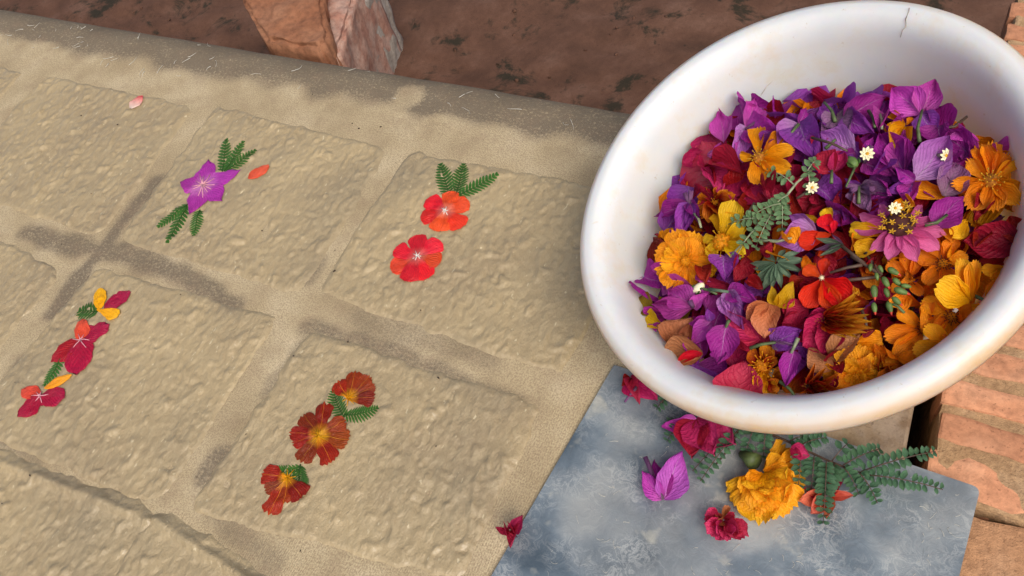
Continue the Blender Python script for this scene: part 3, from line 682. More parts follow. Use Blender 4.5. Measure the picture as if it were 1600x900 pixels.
def pressed_flower(label, center, petals, m, shape='round', ctr=None, name='pressed_flower', tooth=0.05, cat='pressed flower', lines='white'):
    c = at(*center); c.z = top_z(c.x, c.y); e = empty(name, c); tag(e, label, cat, 'pressed flowers in the paper')
    for i, t in enumerate(petals):
        b = t[4] if len(t) > 4 else center
        pressed_petal(e, t[3] if len(t) > 3 and t[3] else m, b, t[:2], t[2], shape, .0006 + .00012 * i, tooth=tooth)
    if ctr:
        mb = MB(); rs = random.Random(int(center[0]))
        for k in range(ctr[0]):
            an = k * 6.2832 / ctr[0] + rs.uniform(-.3, .3); ln = ctr[1] * rs.uniform(.6, 1.1); pts = []
            for s_ in (.05, .5, 1.0):
                p = at(center[0] + math.cos(an) * ln * s_, center[1] + math.sin(an) * ln * s_); p.z = top_z(p.x, p.y) + .0014; pts.append(p - c)
            mb.tube(pts, .00042, .00018, 4)
        mb.build('stamens', PM[ctr[2]], e)
    return e
def pressed_leaf(label, base, tip, wpx, n=11, bend=0.0, m='pressleaf', name='pressed_fern_leaf'):
    A = at(*base); B = at(*tip); A.z = B.z = 0; ax = (B - A); L = ax.length; ax.normalize(); sd = Vector((-ax.y, ax.x, 0)); ppm = (A - CAM).length / F_PX
    mb = MB(); Wd = wpx * ppm * 1.45
    def on(p, h): q = Vector(p); q.z = top_z(q.x, q.y) + h; return q
    pts = [A + ax * (L * t) + sd * (bend * L * 4 * t * (1 - t)) for t in [i / (n) for i in range(n + 1)]]
    mb.tube([on(p, .0006) for p in pts], .0004, .00025, 4)
    for i in range(n):
        t = (i + .5) / n; ln = Wd * .5 * (.75 + .35 * math.sin(math.pi * t)) * (1.05 - .75 * t ** 3); p = pts[i].lerp(pts[i + 1], .5); dd = (pts[i + 1] - pts[i]).normalized(); s2 = Vector((-dd.y, dd.x, 0)); hw = L / n * .62
        for k in (-1, 1):
            b0 = len(mb.v); d = (s2 * k + dd * .55).normalized(); e_ = dd
            for f_, w_ in ((0, .75), (.45, 1.0), (.8, .62), (1.0, .05)):
                for s_ in (-1, 0, 1):
                    q = p + d * (ln * 1.12 * f_) + e_ * (hw * w_ * s_ * .72); mb.v.append(on(q, .00035 + .0001 * (s_ == 0))); mb.uv.append((s_ * .5 + .5, .2 + f_ * .8))
            for r_ in range(3):
                for c_ in range(2):
                    q0 = b0 + r_ * 3 + c_; mb.f.append((q0, q0 + 1, q0 + 4, q0 + 3) if k == -1 else (q0, q0 + 3, q0 + 4, q0 + 1))
    o = mb.build(name, PM[m]); tag(o, label, 'pressed leaf', 'pressed leaves in the paper'); return o
pressed_flower('purple star shaped pressed flower with pale stamens on paper', (320, 293), [(327, 251, 33), (378, 268, 34), (350, 317, 34), (299, 339, 31), (283, 288, 34)], 'prespurple', 'bract', (12, 20, 'pinkfil'))
for lb, b, t in (('topmost upright', (349, 270), (355, 219)), ('middle', (352, 270), (382, 223)), ('lowest right hand', (354, 271), (401, 236))):
    pressed_leaf(f'{lb} green leaf of the three above the purple pressed star', b, t, 15)
for lb, b, t in (('leftmost', (296, 322), (248, 357)), ('middle', (295, 324), (263, 382)), ('rightmost short', (314, 330), (304, 370))):
    pressed_leaf(f'{lb} green leaf of the three below the purple pressed star', b, t, 14)
pressed_petal(None, 'prescoral', (390, 282), (422, 261), 20, 'oval', .0009, thing=True, label='loose coral red petal right of the purple pressed star', cat='petal', nm='loose_petal')
pressed_petal(None, 'whitered', (207, 173), (223, 151), 18, 'oval', .0009, thing=True, label='small half white half red petal near the cloth band', cat='petal', nm='loose_petal')
pressed_flower('scarlet pressed geranium under the three fern leaves beside bowl', (697, 333), [(658, 343, 34), (670, 312, 33), (708, 301, 31), (735, 320, 34), (724, 358, 36), (686, 365, 36)], 'presscarlet', 'round', (7, 8, 'white'), tooth=.02)
pressed_flower('scarlet pressed geranium on its own, lower of the two', (654, 404), [(612, 424, 36), (617, 392, 34), (655, 369, 33), (692, 382, 36), (688, 415, 34), (668, 440, 34), (638, 444, 36)], 'presscarlet', 'round', (7, 8, 'white'), tooth=.02)
for lb, b, t, w in (('left upright', (703, 308), (689, 258), 20), ('centre', (714, 306), (725, 257), 19), ('right slanting', (717, 309), (779, 275), 19)):
    pressed_leaf(f'{lb} fern leaf above the upper red pressed geranium', b, t, w, 12)
pressed_petal(None, 'prescrimson', (166, 486), (206, 458), 26, 'oval', .0009, thing=True, label='crimson pressed petal at the top of the crimson and orange row', cat='petal', nm='pressed_petal')
pressed_petal(None, 'presgold', (160, 486), (158, 453), 19, 'oval', .0012, thing=True, label='upright orange pressed petal beside the topmost crimson petal', cat='petal', nm='pressed_petal')
pressed_petal(None, 'presgold', (156, 487), (188, 496), 19, 'round', .0013, thing=True, label='lying orange pressed petal below the topmost crimson petal', cat='petal', nm='pressed_petal')
pressed_leaf('short green pressed leaf left of the two orange petals', (156, 489), (125, 487), 20, 7)
pressed_flower('crimson pressed bougainvillea with one coral petal, middle of the row', (129, 534), [(174, 509, 30), (82, 567, 32), (122, 588, 42), (133, 501, 22, 'prescoral')], 'prescrimson', 'roundbract', (6, 15, 'pinkfil'))
pressed_leaf('small green pressed leaf between the two crimson flowers', (97, 562), (70, 604), 14, 9, .06)
pressed_petal(None, 'presgold', (73, 609), (115, 588), 15, 'oval', .0012, thing=True, label='orange pressed petal above the lowest crimson flower', cat='petal', nm='pressed_petal')
pressed_flower('crimson and coral pressed bougainvillea lowest in its row', (67, 622), [(36, 611, 22, 'prescoral'), (31, 654, 30), (104, 623, 31)], 'prescrimson', 'roundbract', (6, 13, 'pinkfil'))
pressed_flower('whole rust red pressed marigold with yellow heart', (500, 683), [(510, 633, 29), (477, 650, 27), (456, 678, 24), (460, 694, 22), (473, 724, 30), (520, 725, 31), (547, 690, 29), (542, 660, 30)], 'rust', 'marigold', (11, 15, 'gold'), tooth=.08)
pressed_flower('half rust red pressed marigold above the whole one', (547, 626), [(530, 598, 28), (557, 583, 28), (579, 590, 26), (588, 606, 22), (587, 624, 28)], 'rust', 'marigold', (7, 14, 'gold'), tooth=.08)
pressed_flower('half rust red pressed marigold below the whole one', (452, 748), [(412, 742, 32), (416, 768, 22), (422, 804, 34), (446, 788, 26), (474, 780, 32)], 'rust', 'marigold', (7, 14, 'gold'), tooth=.08)
pressed_leaf('upright fern leaf left of the upper half marigold', (540, 654), (523, 609), 19, 12, .06)
pressed_leaf('lying fern leaf under the upper half marigold', (540, 650), (592, 638), 19, 12, -.10)
pressed_leaf('lying fern leaf over the lower half marigold', (474, 732), (418, 734), 18, 12, .14)
pressed_leaf('drooping fern leaf right of the lower half marigold', (471, 727), (480, 768), 19, 11, -.14)

# ------------------------------------------------------------------ flowers in the bowl: those with a look of their own
G_C = 'orange cosmos flowers in the bowl'
tipflower('bright orange cosmos with six open petals on the upper left of the heap', 'cosmos', 'cosmos', (1186, 247), [(1183, 196, .46), (1220, 207, .46), (1238, 234, .44), (1231, 264, .42), (1184, 284, .62), (1155, 242, .55)], 'orange', h=.013, ctr='pollen', cr=.0042, land='the six petalled orange cosmos', group=G_C)
tipflower('large ragged orange cosmos leaning on the right bowl wall', 'cosmos', 'cosmos', (1548, 284), [(1529, 224, .5), (1551, 220, .5), (1574, 238, .5), (1588, 252, .48), (1597, 292, .5), (1590, 316, .5), (1553, 326, .62), (1515, 322, .6), (1491, 288, .52), (1512, 250, .5)], 'deeporange', h=.010, lift=.006, ctr='pollen', cr=.0045, tooth=.13, land='the large ragged orange cosmos', group=G_C)
tipflower('yellow orange cosmos cup facing left, near the right rim', 'cosmos', 'cosmos', (1517, 474), [(1467, 446, .85, 'gold', .010), (1501, 406, .40, 'gold', .010), (1524, 408, .36, 'orange', .010), (1543, 492, .6, 'orange')], 'gold', h=.012, land='the yellow orange cosmos cup', group=G_C)
tipflower('orange cosmos with dark heart right of the green buds', 'cosmos', 'cosmos', (1473, 412), [(1430, 396, .6), (1447, 442, .6), (1490, 452, .6), (1512, 400, .6), (1492, 372, .6), (1452, 370, .6)], 'deeporange', h=.005, ctr='brown', cr=.0028, group=G_C, land='the dark hearted orange cosmos')
tipflower('dark orange cosmos tucked under the pink zinnia', 'cosmos', 'cosmos', (1420, 437), [(1388, 410, .6), (1440, 460, .5), (1440, 405, .5), (1395, 455, .6), (1415, 392, .5)], 'deeporange', h=.003, ctr='brown', cr=.0025, group=G_C)
tipflower('orange cosmos under the crimson bracts at the right wall', 'cosmos', 'cosmos', (1580, 385), [(1545, 402, .6), (1562, 352, .5), (1600, 355, .5), (1618, 400, .6), (1582, 425, .6)], 'deeporange', h=.004, ctr='pollen', cr=.004, group=G_C)
tipflower('orange cosmos hanging over the rim at far right', 'cosmos', 'cosmos', (1578, 424), [(1536, 420, .5), (1553, 482, .55), (1584, 470, .45), (1606, 440, .5), (1600, 405, .5)], 'orange', h=.010, ctr=None, group=G_C)
tipflower('broad orange cosmos below the yellow orange cup', 'cosmos', 'cosmos', (1487, 495), [(1442, 470, .62), (1470, 452, .5), (1524, 480, .6), (1530, 518, .6), (1480, 538, .6), (1448, 515, .6)], 'deeporange', h=.006, ctr='brown', cr=.0029, group=G_C, land='the broad orange cosmos')
tipflower('orange cosmos with spread petals above the bottom right rim', 'cosmos', 'cosmos', (1444, 513), [(1384, 526, .55), (1402, 558, .6), (1404, 486, .5), (1452, 470, .5), (1470, 530, .5)], 'deeporange', h=.006, ctr='brown', cr=.0027, group=G_C)
tipflower('yellow tinged cosmos half hidden by the bottom right rim', 'cosmos', 'cosmos', (1492, 543), [(1428, 548, .62), (1446, 510, .5), (1436, 575, .5), (1520, 520, .55), (1530, 560, .6), (1470, 585, .6)], 'orange', h=.010, ctr='brown', cr=.0024, group=G_C)
tipflower('small orange cosmos right beside the rim at bottom', 'cosmos', 'cosmos', (1418, 573), [(1385, 560, .6), (1440, 555, .6), (1452, 580, .6), (1405, 600, .6), (1375, 585, .6)], 'deeporange', h=.006, ctr='brown', cr=.0020, group=G_C)
tipflower('crumpled orange cosmos under the twin purple bracts', 'cosmos', 'cosmos', (1416, 196), [(1390, 178, .5), (1383, 204, .55), (1403, 231, .7), (1426, 184, .7)], 'orange', h=.007, lift=.003, cup=.6, ruf=.16, group=G_C, land='the crumpled orange cosmos')
marigold('round orange marigold against the left wall of the bowl', (1071, 408), 45, m='orange', h=.012, rings=((9, 1.0, 2), (8, .78, 10), (6, .46, 26)), w=.82, land='the round orange marigold', ruf=.08, cr=.24)
tipflower('yellow single marigold with brown heart beside the green sprig', 'marigold', 'marigold', (1128, 378), [(1147, 314, .62, 'yellow', .010), (1117, 333, .5), (1162, 352, .5), (1160, 398, .5), (1104, 398, .75), (1098, 372, .6)], 'yellow', 'round', h=.009, ctr='tuft', cr=.0058, tooth=.03, ruf=.1, land='the yellow single marigold')
tipflower('withered dark red marigold with golden frill above the yellow one', 'marigold', 'marigold', (1118, 318), [(1090, 318, .7), (1098, 296, .7), (1125, 292, .7), (1145, 305, .7), (1140, 335, .7), (1112, 345, .7), (1095, 336, .7)], 'bicolor_red', 'marigold', h=.003, lift=.006, cup=.7, ruf=.2, ctr='tuft', cr=.003)
marigold('ruffled orange marigold at the bottom rim, cut by it', (1338, 588), 42, m='orange', h=.008, rings=((10, 1.0, 10), (8, .75, 30), (5, .45, 52)), w=.8, land='the ruffled orange marigold', tilty=-.2)
tipflower('rust and gold marigold beside the large crimson bract', 'marigold', 'marigold', (1192, 572), [(1172, 548, .7, 'bicolor_red'), (1198, 540, .7, 'bicolor_red'), (1212, 560, .6, 'bicolor_red'), (1206, 618, .55, 'gold'), (1190, 612, .6, 'gold'), (1176, 585, .6, 'bicolor_red')], 'bicolor_red', 'marigold', h=.007, cup=.5, ruf=.2, ctr='tuft', cr=.005, land='the rust and gold marigold')
def spiky(label, c, tips, m, h=.008, land=None):
    return tipflower(label, 'blanket_flower', 'blanket flower', c, [(x, y, .24) for x, y in tips], m, 'lance', h, .007, .5, -.05, .03, 0.0, 'dark', .003, land=land, group='red and yellow blanket flowers')
spiky('blanket flower with dense yellow tipped petals fanning right', (1288, 502), [(1341, 456), (1343, 470), (1350, 482), (1357, 492), (1361, 502), (1363, 513), (1352, 520), (1338, 527), (1322, 528), (1305, 520), (1322, 470), (1330, 498), (1335, 510), (1318, 488), (1345, 503)], 'bicolor', .010, 'the yellow tipped blanket flower')
spiky('red blanket flower with orange tips at the bottom rim', (1268, 604), [(1273, 568), (1290, 574), (1310, 584), (1300, 597), (1318, 612), (1305, 622), (1285, 626), (1262, 628), (1250, 615), (1258, 590), (1292, 608)], 'bicolor_red', .009, 'the red blanket flower')
spiky('small orange blanket flower beside the ruffled orange marigold', (1378, 580), [(1375, 552), (1398, 570), (1385, 600), (1360, 568), (1372, 602), (1400, 590)], 'bicolor_red', .006)
tipflower('pink zinnia with yellow star florets in the middle right', 'zinnia', 'zinnia', (1406, 354), [(1334, 358, .38), (1362, 391, .46), (1388, 404, .52), (1431, 407, .50), (1467, 389, .46), (1478, 366, .36), (1340, 336, .32), (1470, 344, .30), (1372, 318, .32), (1444, 320, .32)], 'zinnia', 'strap', h=.015, lift=-.001, cup=.25, curl=-.12, ruf=.04, tooth=.06, ctr='zinnia', cr=.0078, cdir=((CAM - S(1406, 354)).normalized() + UP * .75).normalized(), land='the pink zinnia')
bract('yellow cosmos petal sticking out left of the zinnia, upper', 'yellow', (1386, 366), (1327, 357), .52, .013, 0, shape='cosmos', name='petal', cat='petal')
bract('yellow cosmos petal sticking out left of the zinnia, lower', 'yellow', (1384, 378), (1336, 392), .62, .012, 0, shape='cosmos', name='petal', cat='petal')
tipflower('scarlet geranium flower below the lilac bract, upper one', 'geranium', 'geranium', (1300, 366), [(1286, 336, .85), (1249, 380, .62), (1276, 372, .7), (1305, 345, .6)], 'scarlet', 'round', h=.010, tooth=0, ruf=.06, land='the upper scarlet geranium')
tipflower('scarlet geranium flower with a big round petal, lower one', 'geranium', 'geranium', (1284, 434), [(1259, 478, .7), (1326, 468, .85), (1256, 418, .75), (1290, 404, .6), (1300, 482, .6)], 'scarlet', 'round', h=.010, tooth=0, ruf=.07, ctr='white', cr=.0011, land='the lower scarlet geranium')
# geranium stalks and buds
e = empty('geranium_buds', S(1380, 440, .012)); tag(e, 'cluster of green geranium buds with red tips on brown stalks', 'bud cluster'); LAND.append(('the green geranium buds', (1385, 445)))
c0 = Vector(e.location); rs = random.Random(3)
for i, (x, y, r_, ax_) in enumerate([(1360, 418, 6, 95), (1370, 432, 6, 80), (1384, 441, 9, 60), (1396, 424, 9, 30), (1402, 441, 8, 45), (1366, 456, 10, 85), (1386, 458, 8, 70), (1408, 455, 10, 20), (1366, 481, 8, 80), (1390, 480, 9, 75), (1376, 420, 6, 60), (1401, 470, 8, 40), (1416, 447, 7, 10)]):
    Pb = S(x, y, .013 + .004 * rs.random()); q = (RIGHT * math.cos(rad(ax_)) - UP * math.sin(rad(ax_)) + (CAM - Pb).normalized() * .3).normalized(); R_ = r_ * .62 * (Pb - CAM).length / F_PX
    mb = MB(); mb.blob(Pb - c0, R_, q, 1.65, 8, 7, 0, .35); b = mb.build('bud', PM['bud'], e)
    if r_ > 7: mb = MB(); mb.blob(Pb - c0 + q * R_ * 1.35, R_ * .55, q, 1.5, 7, 6, 0, .6); mb.build('bud_tip', PM['budred'], b)
for a, b in (((1376, 432), (1305, 440)), ((1368, 425), (1312, 382)), ((1375, 428), (1330, 400)), ((1378, 430), (1352, 395))):
    mb = MB(); A, B = S(*a, .011), S(*b, .012); mb.tube([A - c0, A.lerp(B, .5) - c0 + (CAM - A).normalized() * .001, B - c0], .0007, .0009, 5); mb.build('stalk', PM['brownstem'], e)
for k, (x, y) in enumerate(((1275, 372), (1272, 390), (1280, 400), (1300, 366), (1290, 384))):
    put('sepal', petal_mesh('lance', k % 3, .4, .05, .02), PM['fadedmauve' if k % 2 else 'greyleaf'], frame(S(1318, 382, .012), S(x, y, .013), .22), e)
sprig('grey green compound leaf sprig lying across the upper left flowers', [(1272, 262), (1245, 285), (1220, 318), (1190, 345), (1165, 375), (1140, 402)],
      [((1240, 288), (1197, 268), 6, .016, .015), ((1262, 270), (1266, 305), 4, .016, .013), ((1258, 275), (1277, 250), 4, .016, .016), ((1222, 316), (1222, 362), 6, .015, .012), ((1232, 304), (1195, 340), 6, .016, .013), ((1195, 342), (1134, 352), 7, .015, .012), ((1180, 358), (1150, 402), 6, .015, .013), ((1205, 335), (1180, 390), 7, .015, .012), ((1220, 318), (1165, 345), 7, .017, .014)], 'sage', 'palestem', S, .015, .013, 'leaf_sprig', 11, .62, 'leaf sprig', land='the grey green sprig')
tipflower('grey green rosette of narrow leaves in the middle of the heap', 'leaf_rosette', 'leaf rosette', (1213, 410), [(1164, 416, .30), (1173, 446, .27), (1190, 456, .30), (1205, 454, .26), (1221, 450, .32), (1240, 438, .26), (1258, 426, .24), (1262, 405, .30), (1252, 391, .28), (1192, 393, .34), (1176, 430, .24), (1228, 386, .3)], 'greyleaf', 'lance', h=.013, lift=-.004, cup=.2, curl=-.2, ruf=.02, tooth=0, land='the grey green leaf rosette')

boug('pink purple bougainvillea standing up against the upper left bowl wall', (1166, 200), [('magenta', (1183, 150), .62, .2, .006), ('lilac', (1151, 244), .62, -.2, .002), ('purple', (1218, 212), .7)], .010, stem=[(1190, 184), (1164, 202)], land='the upright pink purple bougainvillea', stemmat='fadedmauve')
bract('dark crimson bract at the very top left of the heap', 'darkred', (1224, 192), (1194, 168), .85, .008, .003, shape='roundbract', ruf=.12)
bract('large cupped rose bract against the upper left wall', 'rose', (1124, 286), (1092, 214), 1.0, .006, .002, .0, 'oval', -.35, -.12, .06, 0)
bract('folded crimson bract in front of the large cupped rose bract', 'crimson', (1160, 270), (1108, 246), .52, .012, .002, .3, fold=.6)
bract('small rose bract below the folded crimson one', 'rose', (1110, 262), (1127, 300), .6, .010, .002)
bract('deep crimson bract under the six petalled cosmos', 'crimson', (1150, 272), (1198, 312), .9, .003)
boug('mauve veined bougainvillea right of the six petalled cosmos', (1248, 194), [('lilac', (1221, 236), .85, .1), ('purple', (1262, 168), .8), ('violet', (1270, 240), .7)], .010, stem=[(1248, 194), (1230, 215)], land='the mauve veined bougainvillea')
boug('faded mauve bougainvillea with a stalk pointing at the wall', (1306, 182), [('fadedmauve', (1322, 208), .9), ('fadedmauve', (1286, 208), .8)], .008, stem=[(1305, 190), (1300, 174), (1288, 160)])
boug('rounded pale lilac bract with crossed stalks on it', (1336, 238), [('lilac', (1280, 206), .88, -.1, .006), ('purple', (1296, 252), .6)], .011, stem=[(1290, 232), (1311, 213)], land='the rounded pale lilac bract')
stalk('thin brown stalk crossing the rounded pale lilac bract', [(1268, 215), (1300, 224), (1324, 236)], .020, .0007, 'brownstem')
boug('deep purple bougainvillea at the top centre of the heap', (1318, 183), [('purple', (1386, 150), .72, .1, .006), ('violet', (1362, 206), .6)], .009, land='the deep purple top bougainvillea')
bract('dark magenta bract behind the crumpled orange cosmos', 'purple', (1404, 188), (1384, 156), .8, .004)
boug('twin purple veined bracts standing at the top of the heap', (1439, 178), [('magenta', (1392, 136), .8, .0, .008), ('magenta', (1462, 122), .72, -.1, .010), ('violet', (1462, 212), .9, 0, -.004)], .012, stem=[(1437, 222), (1434, 200), (1441, 172)], land='the twin purple bracts')
boug('large lilac bract with a pale midrib and pointed tip at right', (1430, 282), [('lilac', (1486, 210), .62, .05, .006), ('purple', (1398, 262), .6)], .015, land='the large lilac bract')
boug('dark purple bougainvillea behind the large lilac bract', (1528, 252), [('purple', (1462, 200), .62, 0, .004), ('magenta', (1500, 214), .62), ('purple', (1490, 262), .6)], .007, stem=[(1470, 203), (1492, 197), (1511, 182)], stemmat='brownstem', land='the dark purple bougainvillea')
bract('rounded mauve bract with a dark midrib left of the ragged cosmos', 'fadedmauve', (1474, 306), (1500, 254), .8, .011, .004, shape='roundbract')
boug('two magenta bracts standing upright below the crumpled cosmos', (1412, 270), [('purple', (1374, 204), .62, .2), ('magenta', (1408, 200), .42, -.5)], .008, land='the two upright magenta bracts')
boug('violet bougainvillea around a tiny white floret, upper centre', (1350, 254), [('violet', (1328, 220), .7), ('purple', (1396, 272), .62), ('purple', (1366, 212), .6)], .008, tubes=[(1356, 240), (1362, 228)])
boug('violet bracts and closed buds left of the zinnia top', (1345, 292), [('fadedmauve', (1352, 324), .85), ('violet', (1320, 280), .6), ('fadedmauve', (1392, 305), .45)], .009, stem=[(1342, 318), (1342, 292)], tubes=[(1322, 290), (1330, 298), (1366, 296)])
boug('purple bracts between the zinnia and the large lilac bract', (1425, 286), [('purple', (1418, 316), .8), ('violet', (1388, 300), .6)], .009)
boug('purple bract with green stalk right of the zinnia florets', (1458, 352), [('purple', (1506, 306), .82, .0, .006)], .015, stem=[(1445, 352), (1464, 348), (1480, 335)])
boug('small paired crimson bracts above the grey green sprig', (1301, 270), [('crimson', (1276, 238), .95, .2), ('crimson', (1318, 236), .72, -.2)], .013, stem=[(1299, 286), (1300, 266)], shape='roundbract', land='the paired crimson bracts')
budpiece('pale green bud right of the paired crimson bracts', 'flower_bud', (1331, 253), 9, 'bud', (1322, 244), .015, 1.25, .3, stem=[(1322, 292)])
floret('tiny white floret in the upper middle beside the pale bud', (1355, 240), 10, .018)
floret('tiny white floret on edge beside the large lilac bract', (1478, 243), 10, .019, .7, 0)
floret('tiny white floret under the tip of the grey green sprig', (1269, 293), 9, .016)
floret('tiny white floret on top of the pink zinnia', (1399, 325), 9, .026)
boug('purple spiky bougainvillea pointing at the left bowl wall', (1078, 318), [('purple', (1019, 338), .42, .2), ('violet', (1072, 352), .35), ('purple', (1094, 350), .35), ('violet', (1056, 376), .45)], .009, tubes=[(1070, 302), (1080, 298)], land='the spiky purple bougainvillea')
bract('rounded orange petal above the round orange marigold', 'deeporange', (1050, 384), (1038, 358), .8, .006, shape='round', name='petal', cat='petal')
bract('closed violet bract below the brown hearted yellow marigold', 'violet', (1130, 400), (1133, 438), .92, .011, fold=.5)
bract('dark red petal left of the leaf rosette', 'darkred', (1166, 402), (1150, 438), .8, .008, name='petal', cat='petal')
bract('long dark crimson petal under the round orange marigold', 'darkred', (1148, 450), (1094, 438), .42, .008, name='petal', cat='petal')
budpiece('small cream bud under the round orange marigold', 'flower_bud', (1092, 450), 8, 'cream', (1105, 438), .012, 1.4, .2)
boug('soft lilac bougainvillea left of the upper scarlet geranium', (1276, 362), [('lilac', (1212, 380), .78, .1, .004), ('lilac', (1232, 336), .7)], .010, stem=[(1180, 375), (1215, 377), (1245, 370)], stemmat='palestem', land='the soft lilac bougainvillea')
bract('yellow petal between the sprig and the upper scarlet geranium', 'yellow', (1282, 346), (1255, 340), .62, .008, shape='round', name='petal', cat='petal')
bract('yellow folded petal above the upper scarlet geranium', 'yellow', (1300, 350), (1288, 326), .8, .009, shape='round', name='petal', cat='petal')
boug('yellow bract pair below the leaf rosette', (1214, 478), [('yellow', (1240, 444), .72, .3), ('yellow', (1204, 448), .6, -.3)], .012, land='the yellow bract pair')
boug('salmon orange bract pair in the lower middle', (1200, 474), [('salmon', (1194, 524), .78, 0, .003), ('salmon', (1166, 498), .62, .2, .003)], .015, shape='roundbract', land='the salmon bract pair')
bract('crimson bract right of the salmon pair', 'crimson', (1262, 480), (1222, 502), .8, .009)
boug('large deep crimson bougainvillea below the lower scarlet geranium', (1312, 502), [('crimson', (1256, 540), .9), ('crimson', (1286, 556), .7), ('crimson', (1262, 496), .7)], .009, shape='roundbract', land='the deep crimson bougainvillea')
bract('dull pink salmon bract above the ruffled orange marigold', 'dullsalmon', (1298, 562), (1340, 522), .68, .012, .003, shape='roundbract')
bract('pale salmon bract above the red blanket flower', 'dullsalmon', (1300, 578), (1262, 546), .72, .010, .003, shape='roundbract')
boug('withered violet bract with thick green stalk in the lower middle', (1206, 536), [('violet', (1250, 516), .8), ('fadedmauve', (1240, 540), .4)], .012, stem=[(1172, 544), (1190, 538), (1212, 535)], land='the withered violet bract')
boug('hanging purple bract with pale stalk above the bottom rim', (1240, 548), [('purple', (1227, 602), .55, .1)], .012, stem=[(1247, 528), (1236, 552)], stemmat='palestem', land='the hanging purple bract')
boug('pink magenta bougainvillea at the lower left of the heap', (1083, 480), [('magenta', (1042, 450), .85, .1), ('magenta', (1016, 476), .48, -.2), ('magenta', (1104, 458), .6)], .011, tubes=[(1078, 470)], land='the pink magenta bougainvillea')
bract('curled olive bract against the left wall', 'olive', (1020, 492), (990, 462), .82, .008, .003, fold=.5)
bract('small olive bract behind the pink magenta bougainvillea', 'olive', (1040, 482), (1030, 462), .7, .006)
bract('yellow cupped petal near the left wall, below the olive bract', 'yellow', (1038, 512), (1010, 492), .9, .010, shape='round', cup=.6, name='petal', cat='petal')
bract('dark green leaf touching the left bowl wall', 'darkleaf', (1022, 524), (1002, 508), .8, .006, name='leaf', cat='leaf')
boug('rust salmon bract with crossed veins at lower left', (1044, 536), [('dullsalmon', (1078, 500), 1.0, .1)], .010, shape='roundbract', land='the rust salmon bract')
boug('rust salmon bougainvillea with a scarlet fold near the left rim', (1098, 552), [('dullsalmon', (1036, 552), .72, .1, .003), ('scarlet', (1058, 566), .36, .3, .006)], .012, shape='roundbract', land='the scarlet folded bract')
boug('small magenta bougainvillea beside the rust salmon bract', (1110, 502), [('purple', (1076, 506), .7), ('magenta', (1080, 538), .66), ('violet', (1106, 482), .7)], .010)
boug('bright purple bract with a clear midrib at lower left', (1136, 508), [('purple', (1122, 568), .84, .0, .003)], .016, stem=[(1139, 500), (1134, 512)], land='the bright purple bract')
boug('folded lilac bracts with grey green sepals left of the salmon pair', (1138, 456), [('lilac', (1158, 512), .55, .3), ('purple', (1180, 470), .6), ('lilac', (1140, 500), .4)], .011, stem=[(1108, 452), (1138, 456)], stemmat='greyleaf')
boug('rose bract between the bright purple one and the salmon pair', (1188, 530), [('rose', (1146, 512), .85), ('rose', (1128, 482), .4)], .010)
bract('large round crimson bract at the bottom rim', 'rose', (1150, 640), (1162, 566), .98, .012, .003, .0, 'roundbract', .35, -.2, .1)
boug('dark violet bracts beside the bottom left rim', (1072, 582), [('violet', (1124, 592), .55), ('purple', (1110, 614), .5), ('violet', (1092, 560), .6)], .007, tubes=[(1070, 573), (1082, 568)], land='the dark violet bracts')
budpiece('small round mint bud beside the left rim', 'flower_bud', (1026, 545), 6, 'mintbud', (1045, 543), .010, 1.0, 0, stem=[(1060, 542)])
bract('deep red bract at the right wall above the orange cosmos', 'darkred', (1594, 378), (1510, 376), .74, .012, .003, .1, 'roundbract')
bract('dark red bract next to it, touching the right rim', 'darkred', (1606, 380), (1576, 338), .7, .013, .003, shape='roundbract')
bract('dark red bract lying under the deep red one', 'darkred', (1530, 408), (1580, 404), .7, .009, .002, shape='roundbract')
bract('yellow petal between the purple bract and the deep red one', 'gold', (1510, 345), (1490, 365), .8, .010, shape='round', name='petal', cat='petal')
bract('orange petal under the large lilac bract', 'deeporange', (1486, 312), (1428, 286), .5, .006, shape='cosmos', name='petal', cat='petal')

# ------------------------------------------------------------------ loose petals that fill the heap between them
ZONES = [((1170, 190), 'purple magenta'), ((1250, 210), 'purple violet'), ((1110, 260), 'crimson rose'), ((1180, 300), 'crimson darkred'), ((1060, 340), 'purple violet'), ((1110, 320), 'darkred darkred'), ((1060, 410), 'deeporange darkred'), ((1130, 380), 'yellow darkred'),
         ((1330, 200), 'purple violet'), ((1420, 200), 'purple magenta'), ((1490, 240), 'purple magenta'), ((1380, 260), 'purple violet'), ((1300, 280), 'violet crimson'), ((1240, 320), 'crimson darkred'), ((1330, 330), 'darkred purple'), ((1200, 390), 'darkred deeporange'), ((1160, 440), 'darkred violet'),
         ((1280, 400), 'darkred scarlet'), ((1330, 420), 'darkred deeporange'), ((1550, 280), 'deeporange orange'), ((1450, 320), 'crimson orange'), ((1550, 380), 'darkred orange'), ((1450, 420), 'deeporange orange'), ((1520, 450), 'deeporange orange'), ((1470, 500), 'deeporange deeporange'), ((1420, 560), 'deeporange orange'), ((1390, 510), 'crimson orange'),
         ((1040, 470), 'purple olive'), ((1100, 480), 'purple magenta'), ((1040, 520), 'dullsalmon darkred'), ((1090, 560), 'violet purple'), ((1140, 540), 'purple crimson'), ((1200, 510), 'crimson rose'), ((1240, 500), 'crimson crimson'), ((1300, 530), 'crimson crimson'), ((1230, 560), 'violet darkred'), ((1210, 600), 'darkred bicolor_red'), ((1290, 590), 'darkred deeporange'), ((1340, 570), 'deeporange orange'), ((1140, 600), 'violet rose'), ((1330, 480), 'darkred bicolor_red')]
